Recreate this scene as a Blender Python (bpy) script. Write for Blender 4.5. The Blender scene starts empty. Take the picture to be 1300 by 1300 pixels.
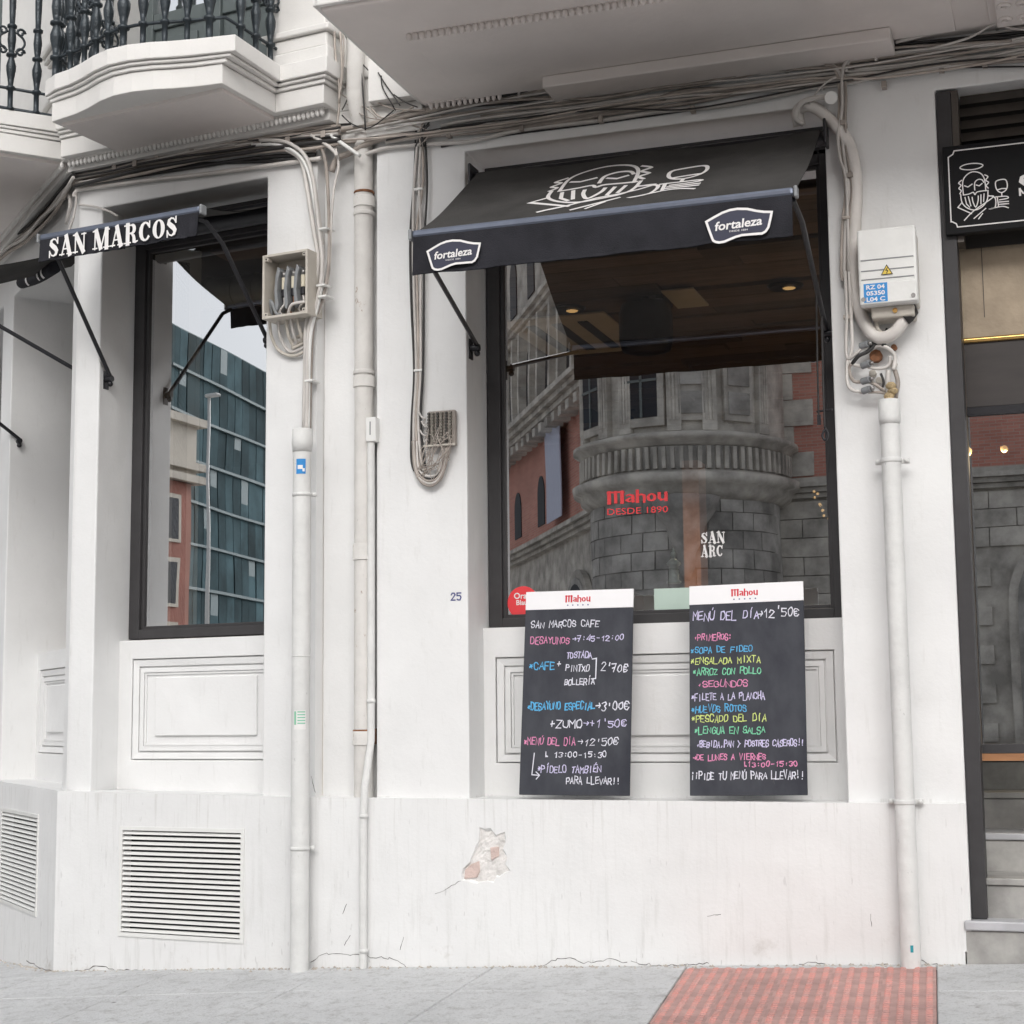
import bpy, math, random
from mathutils import Vector, Matrix
random.seed(7)
R = math.radians
scene = bpy.context.scene
col = scene.collection

# ------------------------------------------------------------------ camera
CAM = Vector((1.7929, -6.6, 0.9841))
F_PX = 2098.0                                   # focal length in pixels of the 1300 px photograph
RIGHT = Vector((0.94491166, 0.32716403, -0.01028143))
DOWN = Vector((-0.05055971, 0.11484849, -0.99209553))
FWD = Vector((-0.32339716, 0.93796243, 0.12506299))
cam_data = bpy.data.cameras.new('camera')
cam = bpy.data.objects.new('camera', cam_data)
col.objects.link(cam)
cam.matrix_world = Matrix.Translation(CAM) @ Matrix((RIGHT, -DOWN, -FWD)).transposed().to_4x4()
cam_data.sensor_width = 36.0
cam_data.lens = 36.0 * F_PX / 1300.0
cam_data.clip_start = 0.05
cam_data.clip_end = 1500.0
scene.camera = cam

# ------------------------------------------------------------------ world, sun, exposure
SUN_EL, SUN_ROT = 31.0, 168.0
world = bpy.data.worlds.new('World')
scene.world = world
world.use_nodes = True
wn, wl = world.node_tree.nodes, world.node_tree.links
wn.clear()
sky = wn.new('ShaderNodeTexSky'); sky.sky_type = 'NISHITA'; sky.sun_disc = False
sky.sun_elevation = R(SUN_EL); sky.sun_rotation = R(SUN_ROT)
sky.air_density = 1.0; sky.dust_density = 4.0; sky.ozone_density = 1.0
hs = wn.new('ShaderNodeHueSaturation'); hs.inputs['Saturation'].default_value = 0.16; hs.inputs['Value'].default_value = 1.0
bg = wn.new('ShaderNodeBackground'); bg.inputs['Strength'].default_value = 0.15
wo = wn.new('ShaderNodeOutputWorld')
wl.new(sky.outputs[0], hs.inputs['Color']); wl.new(hs.outputs[0], bg.inputs['Color']); wl.new(bg.outputs[0], wo.inputs['Surface'])
sun_d = bpy.data.lights.new('sun', 'SUN'); sun_d.energy = 0.55; sun_d.angle = R(60); sun_d.color = (1.0, 0.985, 0.96)
sun = bpy.data.objects.new('sun', sun_d); col.objects.link(sun)
# sun stands behind the camera, a little to the right (azimuth measured as the sky does)
az = R(SUN_ROT); el = R(SUN_EL)
sdir = Vector((math.sin(az) * math.cos(el), math.cos(az) * math.cos(el), math.sin(el)))
sun.rotation_euler = (-sdir).to_track_quat('-Z', 'Y').to_euler()
scene.view_settings.view_transform = 'Standard'
scene.view_settings.look = 'None'
scene.view_settings.exposure = 0.63
scene.view_settings.gamma = 1.0
scene.view_settings.use_curve_mapping = False
scene.render.engine = 'CYCLES'
scene.cycles.max_bounces = 8
scene.cycles.transparent_max_bounces = 12
scene.cycles.caustics_reflective = False
scene.cycles.caustics_refractive = False

# ------------------------------------------------------------------ frames and pixel measuring
class Frame:
    """a vertical plane: u runs to the right along it, d stands out of it, z is up"""
    def __init__(s, ox, oy, deg):
        a = R(deg)
        s.O = Vector((ox, oy, 0)); s.u = Vector((math.cos(a), -math.sin(a), 0)); s.n = Vector((-math.sin(a), -math.cos(a), 0))
        s.mat = Matrix.Translation(s.O) @ Matrix.Rotation(-a, 4, 'Z')
    def w(s, u, d, z): return s.O + s.u * u + s.n * d + Vector((0, 0, z))
def ray(px, py): return FWD + RIGHT * ((px - 650) / F_PX) + DOWN * ((py - 650) / F_PX)
def at(fr, px, py, d=0.0):
    """(u, d, z) of the place in a plane of the wall that the survey photo shows at this pixel"""
    r = ray(px, py); t = ((fr.O - CAM).dot(fr.n) + d) / r.dot(fr.n); P = CAM + r * t
    return ((P - fr.O).dot(fr.u), d, P.z)
def path(fr, pts, d=0.0):
    out = []
    for p in pts:
        out.append(at(fr, p[0], p[1], p[2] if len(p) > 2 else d))
    return out
M = Frame(0, 0, 0)                      # street front
S = Frame(-1.3828, 0, 7.5)              # slightly turned bay to the left
T = Frame(-2.8412, 0.1920, 41.9)        # next front round the corner
def to_frame(fr, src, p):
    P = src.w(*p) - fr.O
    return (P.dot(fr.u), P.dot(fr.n), P.z)
def gz(x, y):
    x = max(-7.0, min(7.0, x))
    zx = 0.042 * x if x > -1.3 else (-0.0546 + 0.066 * (x + 1.3) if x > -2.8 else -0.1536 + 0.10 * (x + 2.8))
    return zx + 0.07 * min(0.0, y)      # the pavement falls to the left and to the street

# ------------------------------------------------------------------ mesh builder (coordinates u, d, z)
class MB:
    def __init__(s): s.v = []; s.f = []; s.smooth = []
    def face(s, pts, smooth=False):
        i = len(s.v); s.v += [tuple(p) for p in pts]; s.f.append(tuple(range(i, i + len(pts)))); s.smooth.append(smooth); return s
    def box(s, u0, u1, d0, d1, z0, z1):
        i = len(s.v)
        s.v += [(u0, d0, z0), (u1, d0, z0), (u1, d1, z0), (u0, d1, z0), (u0, d0, z1), (u1, d0, z1), (u1, d1, z1), (u0, d1, z1)]
        for q in ((0, 1, 2, 3), (7, 6, 5, 4), (4, 5, 1, 0), (5, 6, 2, 1), (6, 7, 3, 2), (7, 4, 0, 3)):
            s.f.append(tuple(i + k for k in q)); s.smooth.append(False)
        return s
    def prism(s, poly, z0, z1):
        """poly in (u, d)"""
        n = len(poly); i = len(s.v)
        s.v += [(p[0], p[1], z0) for p in poly] + [(p[0], p[1], z1) for p in poly]
        for k in range(n):
            s.f.append((i + k, i + (k + 1) % n, i + n + (k + 1) % n, i + n + k)); s.smooth.append(False)
        s.f.append(tuple(i + k for k in reversed(range(n)))); s.f.append(tuple(i + n + k for k in range(n))); s.smooth += [False, False]
        return s
    def plate(s, poly, d0, d1):
        """poly in (u, z), thickness d0..d1"""
        n = len(poly); i = len(s.v)
        s.v += [(p[0], d0, p[1]) for p in poly] + [(p[0], d1, p[1]) for p in poly]
        for k in range(n):
            s.f.append((i + k, i + (k + 1) % n, i + n + (k + 1) % n, i + n + k)); s.smooth.append(False)
        s.f.append(tuple(i + k for k in reversed(range(n)))); s.f.append(tuple(i + n + k for k in range(n))); s.smooth += [False, False]
        return s
    def tube(s, pts, r, seg=8, smooth_path=0, caps=True):
        P = [Vector(p) for p in pts]
        if smooth_path and len(P) > 2:
            Q = []
            for i in range(len(P) - 1):
                a = P[max(i - 1, 0)]; b = P[i]; c = P[i + 1]; d = P[min(i + 2, len(P) - 1)]
                for k in range(smooth_path):
                    t = k / smooth_path
                    Q.append(0.5 * ((2 * b) + (c - a) * t + (2 * a - 5 * b + 4 * c - d) * t * t + (-a + 3 * b - 3 * c + d) * t ** 3))
            Q.append(P[-1]); P = Q
        if not isinstance(r, (list, tuple)) and caps and not smooth_path:
            for e in (0, -1):                                   # short end segments keep the shading of long pipes clean
                a, b = (P[0], P[1]) if e == 0 else (P[-1], P[-2])
                if (b - a).length > 0.03: P.insert(1 if e == 0 else len(P) - 1, a + (b - a).normalized() * 0.002)
        rr = r if isinstance(r, (list, tuple)) else [r] * len(P)
        n = None; base = len(s.v)
        for i, p in enumerate(P):
            t = (P[min(i + 1, len(P) - 1)] - P[max(i - 1, 0)])
            t = t.normalized() if t.length > 1e-9 else Vector((0, 0, 1))
            if n is None: n = t.orthogonal().normalized()
            n = (n - t * n.dot(t)); n = n.normalized() if n.length > 1e-6 else t.orthogonal().normalized()
            b = t.cross(n)
            for k in range(seg):
                a = 2 * math.pi * k / seg
                s.v.append(tuple(p + (n * math.cos(a) + b * math.sin(a)) * rr[i]))
        for i in range(len(P) - 1):
            for k in range(seg):
                a = base + i * seg + k; b2 = base + i * seg + (k + 1) % seg
                s.f.append((a, b2, b2 + seg, a + seg)); s.smooth.append(True)
        if caps:
            s.f.append(tuple(base + k for k in reversed(range(seg)))); e = base + (len(P) - 1) * seg
            s.f.append(tuple(e + k for k in range(seg))); s.smooth += [False, False]
        return s
    def lathe(s, c, prof, seg=10):
        """c = (u, d, z), prof = [(r, z)]"""
        base = len(s.v)
        for r, z in prof:
            for k in range(seg):
                a = 2 * math.pi * k / seg
                s.v.append((c[0] + r * math.cos(a), c[1] + r * math.sin(a), c[2] + z))
        for i in range(len(prof) - 1):
            for k in range(seg):
                a = base + i * seg + k; b = base + i * seg + (k + 1) % seg
                s.f.append((a, b, b + seg, a + seg)); s.smooth.append(True)
        s.f.append(tuple(base + k for k in range(seg))); e = base + (len(prof) - 1) * seg
        s.f.append(tuple(e + k for k in range(seg))); s.smooth += [False, False]
        return s
    def ball(s, c, r, seg=10, sq=1.0):
        prof = [(max(0.0005, r * math.sin(math.pi * i / 6)), -r * sq * math.cos(math.pi * i / 6)) for i in range(7)]
        return s.lathe(c, prof, seg)
    def ribbon(s, pts, w, fn, closed=False):
        """flat stroke; pts 2-D, w width or list; fn maps (x, y) to (u, d, z)"""
        P = [Vector((p[0], p[1])) for p in pts]; n = len(P)
        ww = w if isinstance(w, (list, tuple)) else [w] * n
        base = len(s.v)
        for i in range(n):
            a = P[(i - 1) % n] if (closed or i > 0) else P[i]; b = P[(i + 1) % n] if (closed or i < n - 1) else P[i]
            t1 = (P[i] - a); t2 = (b - P[i])
            t1 = t1.normalized() if t1.length > 1e-9 else t2.normalized(); t2 = t2.normalized() if t2.length > 1e-9 else t1
            t = t1 + t2; t = t.normalized() if t.length > 0.2 else t2
            nn = Vector((-t.y, t.x)); m = 1.0 / max(0.55, abs(nn.dot(Vector((-t1.y, t1.x)))))
            ext = Vector((0, 0))
            if not closed and i == 0: ext = -t * ww[i] * 0.35
            if not closed and i == n - 1: ext = t * ww[i] * 0.35
            for sg in (1, -1):
                q = P[i] + ext + nn * (sg * ww[i] * 0.5 * m)
                s.v.append(tuple(fn(q.x, q.y)))
        for i in range(n if closed else n - 1):
            j = (i + 1) % n
            s.f.append((base + 2 * i, base + 2 * i + 1, base + 2 * j + 1, base + 2 * j)); s.smooth.append(False)
        return s
    def mesh(s, name, base=(0, 0, 0)):
        me = bpy.data.meshes.new(name)
        me.from_pydata([(x - base[0], -(y - base[1]), z - base[2]) for x, y, z in s.v], [], s.f)
        me.polygons.foreach_set('use_smooth', s.smooth)
        me.validate(); me.update()
        return me

def bevel(o, w, seg=2):
    b = o.modifiers.new('bevel', 'BEVEL'); b.width = w; b.segments = seg; b.limit_method = 'ANGLE'; b.angle_limit = R(40); return o
def fix_normals(me):
    import bmesh
    bm = bmesh.new(); bm.from_mesh(me); bmesh.ops.recalc_face_normals(bm, faces=bm.faces); bm.to_mesh(me); bm.free()
def tag(o, label=None, cat=None, group=None, kind=None):
    if label: o['label'] = label
    if cat: o['category'] = cat
    if group: o['group'] = group
    if kind: o['kind'] = kind
    return o
def thing(name, label, cat, fr=M, base=(0, 0, 0), group=None):
    o = bpy.data.objects.new(name, None); col.objects.link(o); o.empty_display_size = 0.1
    o.matrix_world = fr.mat @ Matrix.Translation((base[0], -base[1], base[2]))
    o['_b'] = 0; del o['_b']
    BASE[o.name] = base
    return tag(o, label, cat, group)
BASE = {}
def part(name, mb, mt, parent, label=None, bev=None, fix=True):
    base = BASE.get(parent.name, (0, 0, 0))
    me = mb.mesh(name, base) if isinstance(mb, MB) else mb
    if fix and isinstance(mb, MB): fix_normals(me)
    if isinstance(mt, (list, tuple)):
        for m_ in mt: me.materials.append(m_)
    else: me.materials.append(mt)
    o = bpy.data.objects.new(name, me); col.objects.link(o); o.parent = parent
    BASE[o.name] = base
    if label: o['label'] = label
    if bev: bevel(o, bev)
    return o
def solo(name, mb, mt, fr, base, label, cat, group=None, bev=None, kind=None):
    me = mb.mesh(name, base); fix_normals(me); me.materials.append(mt)
    o = bpy.data.objects.new(name, me); col.objects.link(o)
    o.matrix_world = fr.mat @ Matrix.Translation((base[0], -base[1], base[2]))
    BASE[o.name] = base
    if bev: bevel(o, bev)
    if kind: o['kind'] = kind; 
    if label and kind != 'structure': tag(o, label, cat, group)
    return o

# ------------------------------------------------------------------ materials
def nodes(name):
    m = bpy.data.materials.new(name); m.use_nodes = True
    nt = m.node_tree; b = nt.nodes['Principled BSDF']
    return m, nt, b
def mat(name, c, rough=0.6, metal=0.0, var=0.12, vscale=6.0, bump=0.0, bscale=60.0, emit=None, estr=0.0, stretch=(1, 1, 1), spec=0.5, c2=None, rand=0.0):
    m, nt, b = nodes(name); N, L = nt.nodes, nt.links
    b.inputs['Roughness'].default_value = rough; b.inputs['Metallic'].default_value = metal
    b.inputs['Specular IOR Level'].default_value = spec
    tc = N.new('ShaderNodeTexCoord'); mp = N.new('ShaderNodeMapping'); mp.inputs['Scale'].default_value = stretch
    L.new(tc.outputs['Object'], mp.inputs['Vector'])
    nz = N.new('ShaderNodeTexNoise'); nz.inputs['Scale'].default_value = vscale; nz.inputs['Detail'].default_value = 6; nz.inputs['Roughness'].default_value = 0.6
    L.new(mp.outputs[0], nz.inputs['Vector'])
    mx = N.new('ShaderNodeMix'); mx.data_type = 'RGBA'
    ramp = N.new('ShaderNodeMapRange'); ramp.inputs['From Min'].default_value = 0.35; ramp.inputs['From Max'].default_value = 0.65
    L.new(nz.outputs['Fac'], ramp.inputs['Value']); L.new(ramp.outputs[0], mx.inputs['Factor'])
    lo = c2 if c2 else tuple(x * (1 - var) for x in c)
    mx.inputs['A'].default_value = (*lo, 1); mx.inputs['B'].default_value = (*c, 1)
    out = mx.outputs['Result']
    if rand:
        oi = N.new('ShaderNodeObjectInfo'); mr = N.new('ShaderNodeMapRange'); mr.inputs['To Min'].default_value = 1 - rand; mr.inputs['To Max'].default_value = 1 + rand
        L.new(oi.outputs['Random'], mr.inputs['Value'])
        h = N.new('ShaderNodeHueSaturation'); L.new(mr.outputs[0], h.inputs['Value']); L.new(out, h.inputs['Color']); out = h.outputs[0]
    L.new(out, b.inputs['Base Color'])
    if bump:
        n2 = N.new('ShaderNodeTexNoise'); n2.inputs['Scale'].default_value = bscale; n2.inputs['Detail'].default_value = 5
        L.new(tc.outputs['Object'], n2.inputs['Vector'])
        bp = N.new('ShaderNodeBump'); bp.inputs['Strength'].default_value = bump; bp.inputs['Distance'].default_value = 0.01
        L.new(n2.outputs['Fac'], bp.inputs['Height']); L.new(bp.outputs[0], b.inputs['Normal'])
    if emit:
        b.inputs['Emission Color'].default_value = (*emit, 1); b.inputs['Emission Strength'].default_value = estr
    return m
def chipped(name, c, chip, amount, rough=0.6):
    m = mat(name, c, rough, var=0.12, vscale=6, bump=0.5, bscale=28, spec=0.3); nt = m.node_tree; N, L = nt.nodes, nt.links; b = N['Principled BSDF']
    src = b.inputs['Base Color'].links[0].from_socket
    tc = N.new('ShaderNodeTexCoord'); mp = N.new('ShaderNodeMapping'); mp.inputs['Scale'].default_value = (1, 1, .45); L.new(tc.outputs['Object'], mp.inputs['Vector'])
    prev = src
    for sc, lo, hi, cc, k in ((16, amount, amount + .02, chip, .9), (5, .55, .72, tuple(x * .78 for x in c), .6), (45, .66, .70, tuple(x * .5 for x in c), .7)):
        n = N.new('ShaderNodeTexNoise'); n.inputs['Scale'].default_value = sc; n.inputs['Detail'].default_value = 7; n.inputs['Roughness'].default_value = .7; L.new(mp.outputs[0], n.inputs['Vector'])
        r = N.new('ShaderNodeMapRange'); r.inputs['From Min'].default_value = lo; r.inputs['From Max'].default_value = hi; r.inputs['To Max'].default_value = k; L.new(n.outputs['Fac'], r.inputs['Value'])
        x = N.new('ShaderNodeMix'); x.data_type = 'RGBA'; L.new(r.outputs[0], x.inputs['Factor']); L.new(prev, x.inputs['A']); x.inputs['B'].default_value = (*cc, 1); prev = x.outputs['Result']
    L.new(prev, b.inputs['Base Color']); return m
def plaster(name, c, dirt=0.5):
    """painted render: blotches, rain streaks, scuffs and fine trowel relief"""
    m, nt, b = nodes(name); N, L = nt.nodes, nt.links
    b.inputs['Roughness'].default_value = 0.62
    tc = N.new('ShaderNodeTexCoord'); geo = N.new('ShaderNodeNewGeometry')
    def noise(scale, stretch, detail=6, rough=0.6):
        mp = N.new('ShaderNodeMapping'); mp.inputs['Scale'].default_value = stretch; L.new(geo.outputs['Position'], mp.inputs['Vector'])
        n = N.new('ShaderNodeTexNoise'); n.inputs['Scale'].default_value = scale; n.inputs['Detail'].default_value = detail; n.inputs['Roughness'].default_value = rough
        L.new(mp.outputs[0], n.inputs['Vector']); return n.outputs['Fac']
    def rng(v, a, bb, lo=0.0, hi=1.0):
        r = N.new('ShaderNodeMapRange'); r.inputs['From Min'].default_value = a; r.inputs['From Max'].default_value = bb
        r.inputs['To Min'].default_value = lo; r.inputs['To Max'].default_value = hi; L.new(v, r.inputs['Value']); return r.outputs[0]
    def mul(a, bb):
        x = N.new('ShaderNodeMath'); x.operation = 'MULTIPLY'
        for k, v in ((0, a), (1, bb)):
            if isinstance(v, (int, float)): x.inputs[k].default_value = v
            else: L.new(v, x.inputs[k])
        return x.outputs[0]
    def mix(fac, a, bb):
        x = N.new('ShaderNodeMix'); x.data_type = 'RGBA'; L.new(fac, x.inputs['Factor'])
        if isinstance(a, tuple): x.inputs['A'].default_value = (*a, 1)
        else: L.new(a, x.inputs['A'])
        x.inputs['B'].default_value = (*bb, 1); return x.outputs['Result']
    c_lo = tuple(k * 0.92 for k in c)
    cur = mix(rng(noise(1.7, (1, 1, 1)), 0.35, 0.65), c, c_lo)
    cur = mix(mul(rng(noise(1.1, (1, 1, 1), 3, 0.5), 0.545, 0.555), 0.5), cur, tuple(k * 0.945 for k in c))      # repainted patches with a hard edge
    cur = mix(mul(rng(noise(24, (1, 1, 1), 5, 0.7), 0.55, 0.75), 0.20), cur, tuple(k * 0.85 for k in c))
    # vertical streaks, strongest where splashing reaches (irregular upper limit)
    sx = N.new('ShaderNodeSeparateXYZ'); L.new(geo.outputs['Position'], sx.inputs[0])
    low = rng(sx.outputs['Z'], 0.75, -0.15)
    st = rng(noise(9, (3.2, 3.2, 0.28), 5, 0.7), 0.53, 0.72)
    cur = mix(mul(mul(st, low), 0.50 * dirt), cur, (0.34, 0.335, 0.30))
    st2 = rng(noise(14, (2.5, 2.5, 0.4), 4, 0.6), 0.60, 0.75)
    cur = mix(mul(st2, 0.28 * dirt), cur, (0.45, 0.44, 0.41))
    # short scuffs
    sc = rng(noise(38, (1.6, 1.6, 0.35), 2, 0.4), 0.70, 0.74)
    cur = mix(mul(mul(sc, rng(sx.outputs['Z'], 1.0, 0.0)), 0.5 * dirt), cur, (0.22, 0.21, 0.2))
    dr = rng(noise(17, (3.0, 3.0, 0.12), 4, 0.6), 0.56, 0.70)
    bx_ = mul(rng(sx.outputs['Z'], 0.30, 0.655), rng(sx.outputs['Z'], 0.668, 0.664))
    cur = mix(mul(mul(dr, bx_), 0.55 * dirt), cur, (0.40, 0.385, 0.35))
    gr = rng(noise(3.0, (1, 1, 1), 8, 0.75), 0.60, 0.72)
    cur = mix(mul(mul(gr, rng(sx.outputs['Z'], 0.28, -0.2)), 1.2 * dirt), cur, (0.33, 0.29, 0.24))
    L.new(cur, b.inputs['Base Color'])
    bp = N.new('ShaderNodeBump'); bp.inputs['Strength'].default_value = 0.5; bp.inputs['Distance'].default_value = 0.005
    ad = N.new('ShaderNodeMath'); ad.operation = 'ADD'; L.new(noise(5, (1, 1, 1), 3), ad.inputs[0]); L.new(mul(noise(70, (1, 1, 1), 4), 0.35), ad.inputs[1])
    L.new(ad.outputs[0], bp.inputs['Height'])
    bp2 = N.new('ShaderNodeBump'); bp2.inputs['Strength'].default_value = 0.7; bp2.inputs['Distance'].default_value = 0.03
    L.new(noise(2.2, (1, 1, 1), 2), bp2.inputs['Height']); L.new(bp.outputs[0], bp2.inputs['Normal'])
    L.new(bp2.outputs[0], b.inputs['Normal'])
    return m
def glass_mat(name, refl, tint=(0.75, 0.77, 0.76)):
    m = bpy.data.materials.new(name); m.use_nodes = True; nt = m.node_tree; N, L = nt.nodes, nt.links
    N.clear(); o = N.new('ShaderNodeOutputMaterial')
    g = N.new('ShaderNodeBsdfGlossy'); g.inputs['Roughness'].default_value = 0.0; g.inputs['Color'].default_value = (0.95, 0.97, 1.0, 1)
    tc = N.new('ShaderNodeTexCoord'); nz = N.new('ShaderNodeTexNoise'); nz.inputs['Scale'].default_value = 1.3; nz.inputs['Detail'].default_value = 1
    L.new(tc.outputs['Object'], nz.inputs['Vector'])
    bp = N.new('ShaderNodeBump'); bp.inputs['Strength'].default_value = 0.06; bp.inputs['Distance'].default_value = 0.01
    L.new(nz.outputs['Fac'], bp.inputs['Height']); L.new(bp.outputs[0], g.inputs['Normal'])
    t = N.new('ShaderNodeBsdfTransparent'); t.inputs['Color'].default_value = (*tint, 1)
    lw = N.new('ShaderNodeLayerWeight'); lw.inputs['Blend'].default_value = 0.25
    mr = N.new('ShaderNodeMapRange'); mr.inputs['To Min'].default_value = refl; mr.inputs['To Max'].default_value = 1.0
    L.new(lw.outputs['Fresnel'], mr.inputs['Value'])
    mx = N.new('ShaderNodeMixShader'); L.new(mr.outputs[0], mx.inputs[0]); L.new(t.outputs[0], mx.inputs[1]); L.new(g.outputs[0], mx.inputs[2])
    L.new(mx.outputs[0], o.inputs['Surface'])
    return m

WHITE = plaster('white_render', (0.785, 0.785, 0.78), 0.6)
TRIM = plaster('cornice_paint', (0.76, 0.745, 0.72), 0.3)
SOFFIT = mat('soffit_paint', (0.80, 0.745, 0.715), 0.8, var=0.1, vscale=2.0, bump=0.15, bscale=30)
REVEAL = WHITE
FRAME = mat('dark_frame_metal', (0.055, 0.053, 0.055), 0.5, 0.1, spec=0.3, var=0.15, vscale=12)
BLACKMETAL = mat('black_painted_metal', (0.018, 0.018, 0.022), 0.35, 0.2, var=0.2, vscale=30, bump=0.1)
IRON = mat('green_black_cast_iron', (0.030, 0.040, 0.048), 0.38, 0.3, var=0.3, vscale=25, bump=0.25, bscale=90)
BARMETAL = mat('blue_grey_anodised_bar', (0.16, 0.18, 0.23), 0.28, 0.7, var=0.1, vscale=20)
FABRIC = mat('charcoal_canvas', (0.062, 0.060, 0.058), 0.85, spec=0.2, var=0.3, vscale=5, bump=0.25, bscale=260)
VALANCE = mat('valance_canvas', (0.027, 0.027, 0.033), 0.85, spec=0.2, var=0.35, vscale=7, bump=0.3, bscale=180)
PRINT = mat('white_print', (0.80, 0.78, 0.77), 0.6, var=0.06, vscale=30)
BOARD = mat('chalkboard_black', (0.034, 0.036, 0.046), 0.75, var=0.2, vscale=7, stretch=(1, 1, .5), bump=0.05, bscale=80, spec=0.25, c2=(0.060, 0.063, 0.074))
BOARDTOP = mat('board_white_header', (0.84, 0.83, 0.84), 0.4, var=0.03)
RED = mat('red_print', (0.62, 0.02, 0.04), 0.5, var=0.05)
PIPE = chipped('painted_plastic_pipe', (0.72, 0.72, 0.705), (0.42, 0.40, 0.37), 0.68)
PIPE_R = chipped('painted_iron_pipe', (0.70, 0.68, 0.65), (0.36, 0.27, 0.21), 0.64)
CABLE = mat('dusty_beige_cable', (0.42, 0.37, 0.33), 0.6, var=0.3, vscale=9, rand=0.25)
CABLE_L = mat('pale_grey_cable', (0.62, 0.59, 0.56), 0.5, var=0.12, vscale=9, rand=0.12)
CABLE_D = mat('black_cable', (0.03, 0.028, 0.028), 0.55, var=0.3, vscale=9, rand=0.3)
BOXW = mat('white_plastic', (0.76, 0.76, 0.74), 0.42, var=0.05, vscale=15, bump=0.08, bscale=60)
BOXB = mat('beige_plastic', (0.56, 0.52, 0.46), 0.5, var=0.15, vscale=10)
GREY = mat('grey_plastic', (0.25, 0.26, 0.27), 0.5, var=0.2, vscale=20)
RUST = mat('rusty_iron', (0.30, 0.13, 0.06), 0.8, var=0.5, vscale=40, bump=0.5, bscale=90)
CREAM = mat('cream_fuse', (0.70, 0.64, 0.50), 0.4, var=0.1)
FOAM = mat('aged_foam', (0.55, 0.42, 0.24), 0.85, var=0.4, vscale=60, bump=0.8, bscale=120)
STEEL = mat('tarnished_steel', (0.35, 0.34, 0.33), 0.4, 0.8, var=0.3, vscale=40)
BLUE = mat('blue_label', (0.02, 0.25, 0.62), 0.5, var=0.1)
GREENP = mat('green_label_print', (0.25, 0.55, 0.38), 0.6, var=0.1)
YELLOW = mat('warning_yellow', (0.75, 0.55, 0.08), 0.5, var=0.1)
NAVY = mat('navy_stencil_paint', (0.06, 0.07, 0.25), 0.7, var=0.3, vscale=60)
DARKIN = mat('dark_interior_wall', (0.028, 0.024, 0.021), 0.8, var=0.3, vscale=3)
INFLOOR = mat('interior_floor', (0.30, 0.22, 0.15), 0.5, var=0.3, vscale=4)
PLANK = mat('brown_ceiling_plank', (0.20, 0.14, 0.095), 0.6, var=0.45, vscale=5, stretch=(1, 12, 1), bump=0.2, bscale=40, rand=0.35)
ORANGEWOOD = mat('orange_wood', (0.42, 0.20, 0.09), 0.5, var=0.3, vscale=6, stretch=(1, 1, 8))
BRASS = mat('brass', (0.75, 0.50, 0.18), 0.25, 0.9, var=0.1)
TAN = mat('tan_render_ceiling', (0.42, 0.34, 0.25), 0.8, var=0.2, vscale=9, bump=0.3, bscale=40)
SHUTTER = mat('dark_shutter_slat', (0.09, 0.078, 0.068), 0.45, 0.2, var=0.2, vscale=14)
MARBLE = mat('worn_grey_marble', (0.42, 0.41, 0.39), 0.5, var=0.35, vscale=7, bump=0.15, bscale=30, rand=0.06)
MARBLE_L = mat('pale_marble_tread', (0.50, 0.50, 0.52), 0.4, var=0.25, vscale=6, bump=0.1)
BRICKPATCH = mat('pale_pink_brick', (0.70, 0.55, 0.50), 0.85, var=0.2, vscale=30, bump=0.6, bscale=60)
MORTAR = mat('broken_render', (0.78, 0.755, 0.73), 0.9, var=0.15, vscale=40, bump=0.5, bscale=60)
GLASS = glass_mat('window_glass', 0.60)
GLASS_S = glass_mat('side_window_glass', 0.62)
GLOW = mat('lamp_glow', (0.8, 0.6, 0.3), 0.5, emit=(1.0, 0.58, 0.22), estr=0.8)
GLOWW = mat('shop_lamp_glow', (0.8, 0.6, 0.3), 0.5, emit=(1.0, 0.60, 0.25), estr=0.9)
DUCT = mat('galvanised_duct', (0.42, 0.40, 0.34), 0.35, 0.8, var=0.2, vscale=8)
DARKGREEN = mat('grey_green_joinery', (0.125, 0.15, 0.15), 0.5, var=0.15, vscale=10)
CURTAIN = mat('pale_blind', (0.6, 0.65, 0.66), 0.8, var=0.1)
MINT = mat('pale_mint_card', (0.50, 0.62, 0.55), 0.6, var=0.08)
TRAFFIC_TEAL = mat('teal_paint_spot', (0.02, 0.30, 0.36), 0.6)

# ------------------------------------------------------------------ writing
GLYPH = {
 'A': '004880|2363', 'B': '00086886655404|54837261 6000', 'C': '8668280602206082', 'D': '00085886825000', 'E': '88080080|0464', 'F': '880800|0464',
 'G': '866828060220608284 54', 'H': '0008|8088|0484', 'I': '4048', 'J': '88826020 02', 'K': '0008|880480', 'L': '080080', 'M': '0008448880', 'N': '00088088',
 'O': '200206286886826020', 'P': '00086886856404', 'Q': '200206286886826020|5290', 'R': '00086886856404|4480', 'S': '866828060524648281602002',
 'T': '0888|4840', 'U': '080220608288', 'V': '084088', 'W': '0820446088', 'X': '0088|0880', 'Y': '084488|4440', 'Z': '08880080',
 'i': '4048|495b', 'u': '080220608288|495b', 'o': '200206286886826020|495b', 'e': '88080080|0464|495b', 'y': '0845|854300',
 '0': '300206385876725030', '1': '265850', '2': '062868860080', '3': '0728688654|54826020 01', '4': '60680282', '5': '8808056583602001', '6': '7828020220608264 04', '7': '088830|1464',
 '8': '44060828688644|4402206082 44', '9': '86646424062868 868260 20', '.': '4041', ':': '4142|4546', '-': '1474', '+': '1474|4147', '*': '1474|2266|2662', ',': '4230', '!': '4843|4140', '¡': '4045|4748',
 "'": '4946', '€': '8668280602206082|0353|0555', '>': '0484|668462', ']': '08484000', 'b': '3354534233', ' ': '', '/': '1078', '(': '583330', 'l': '484080|6280'}
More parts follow.
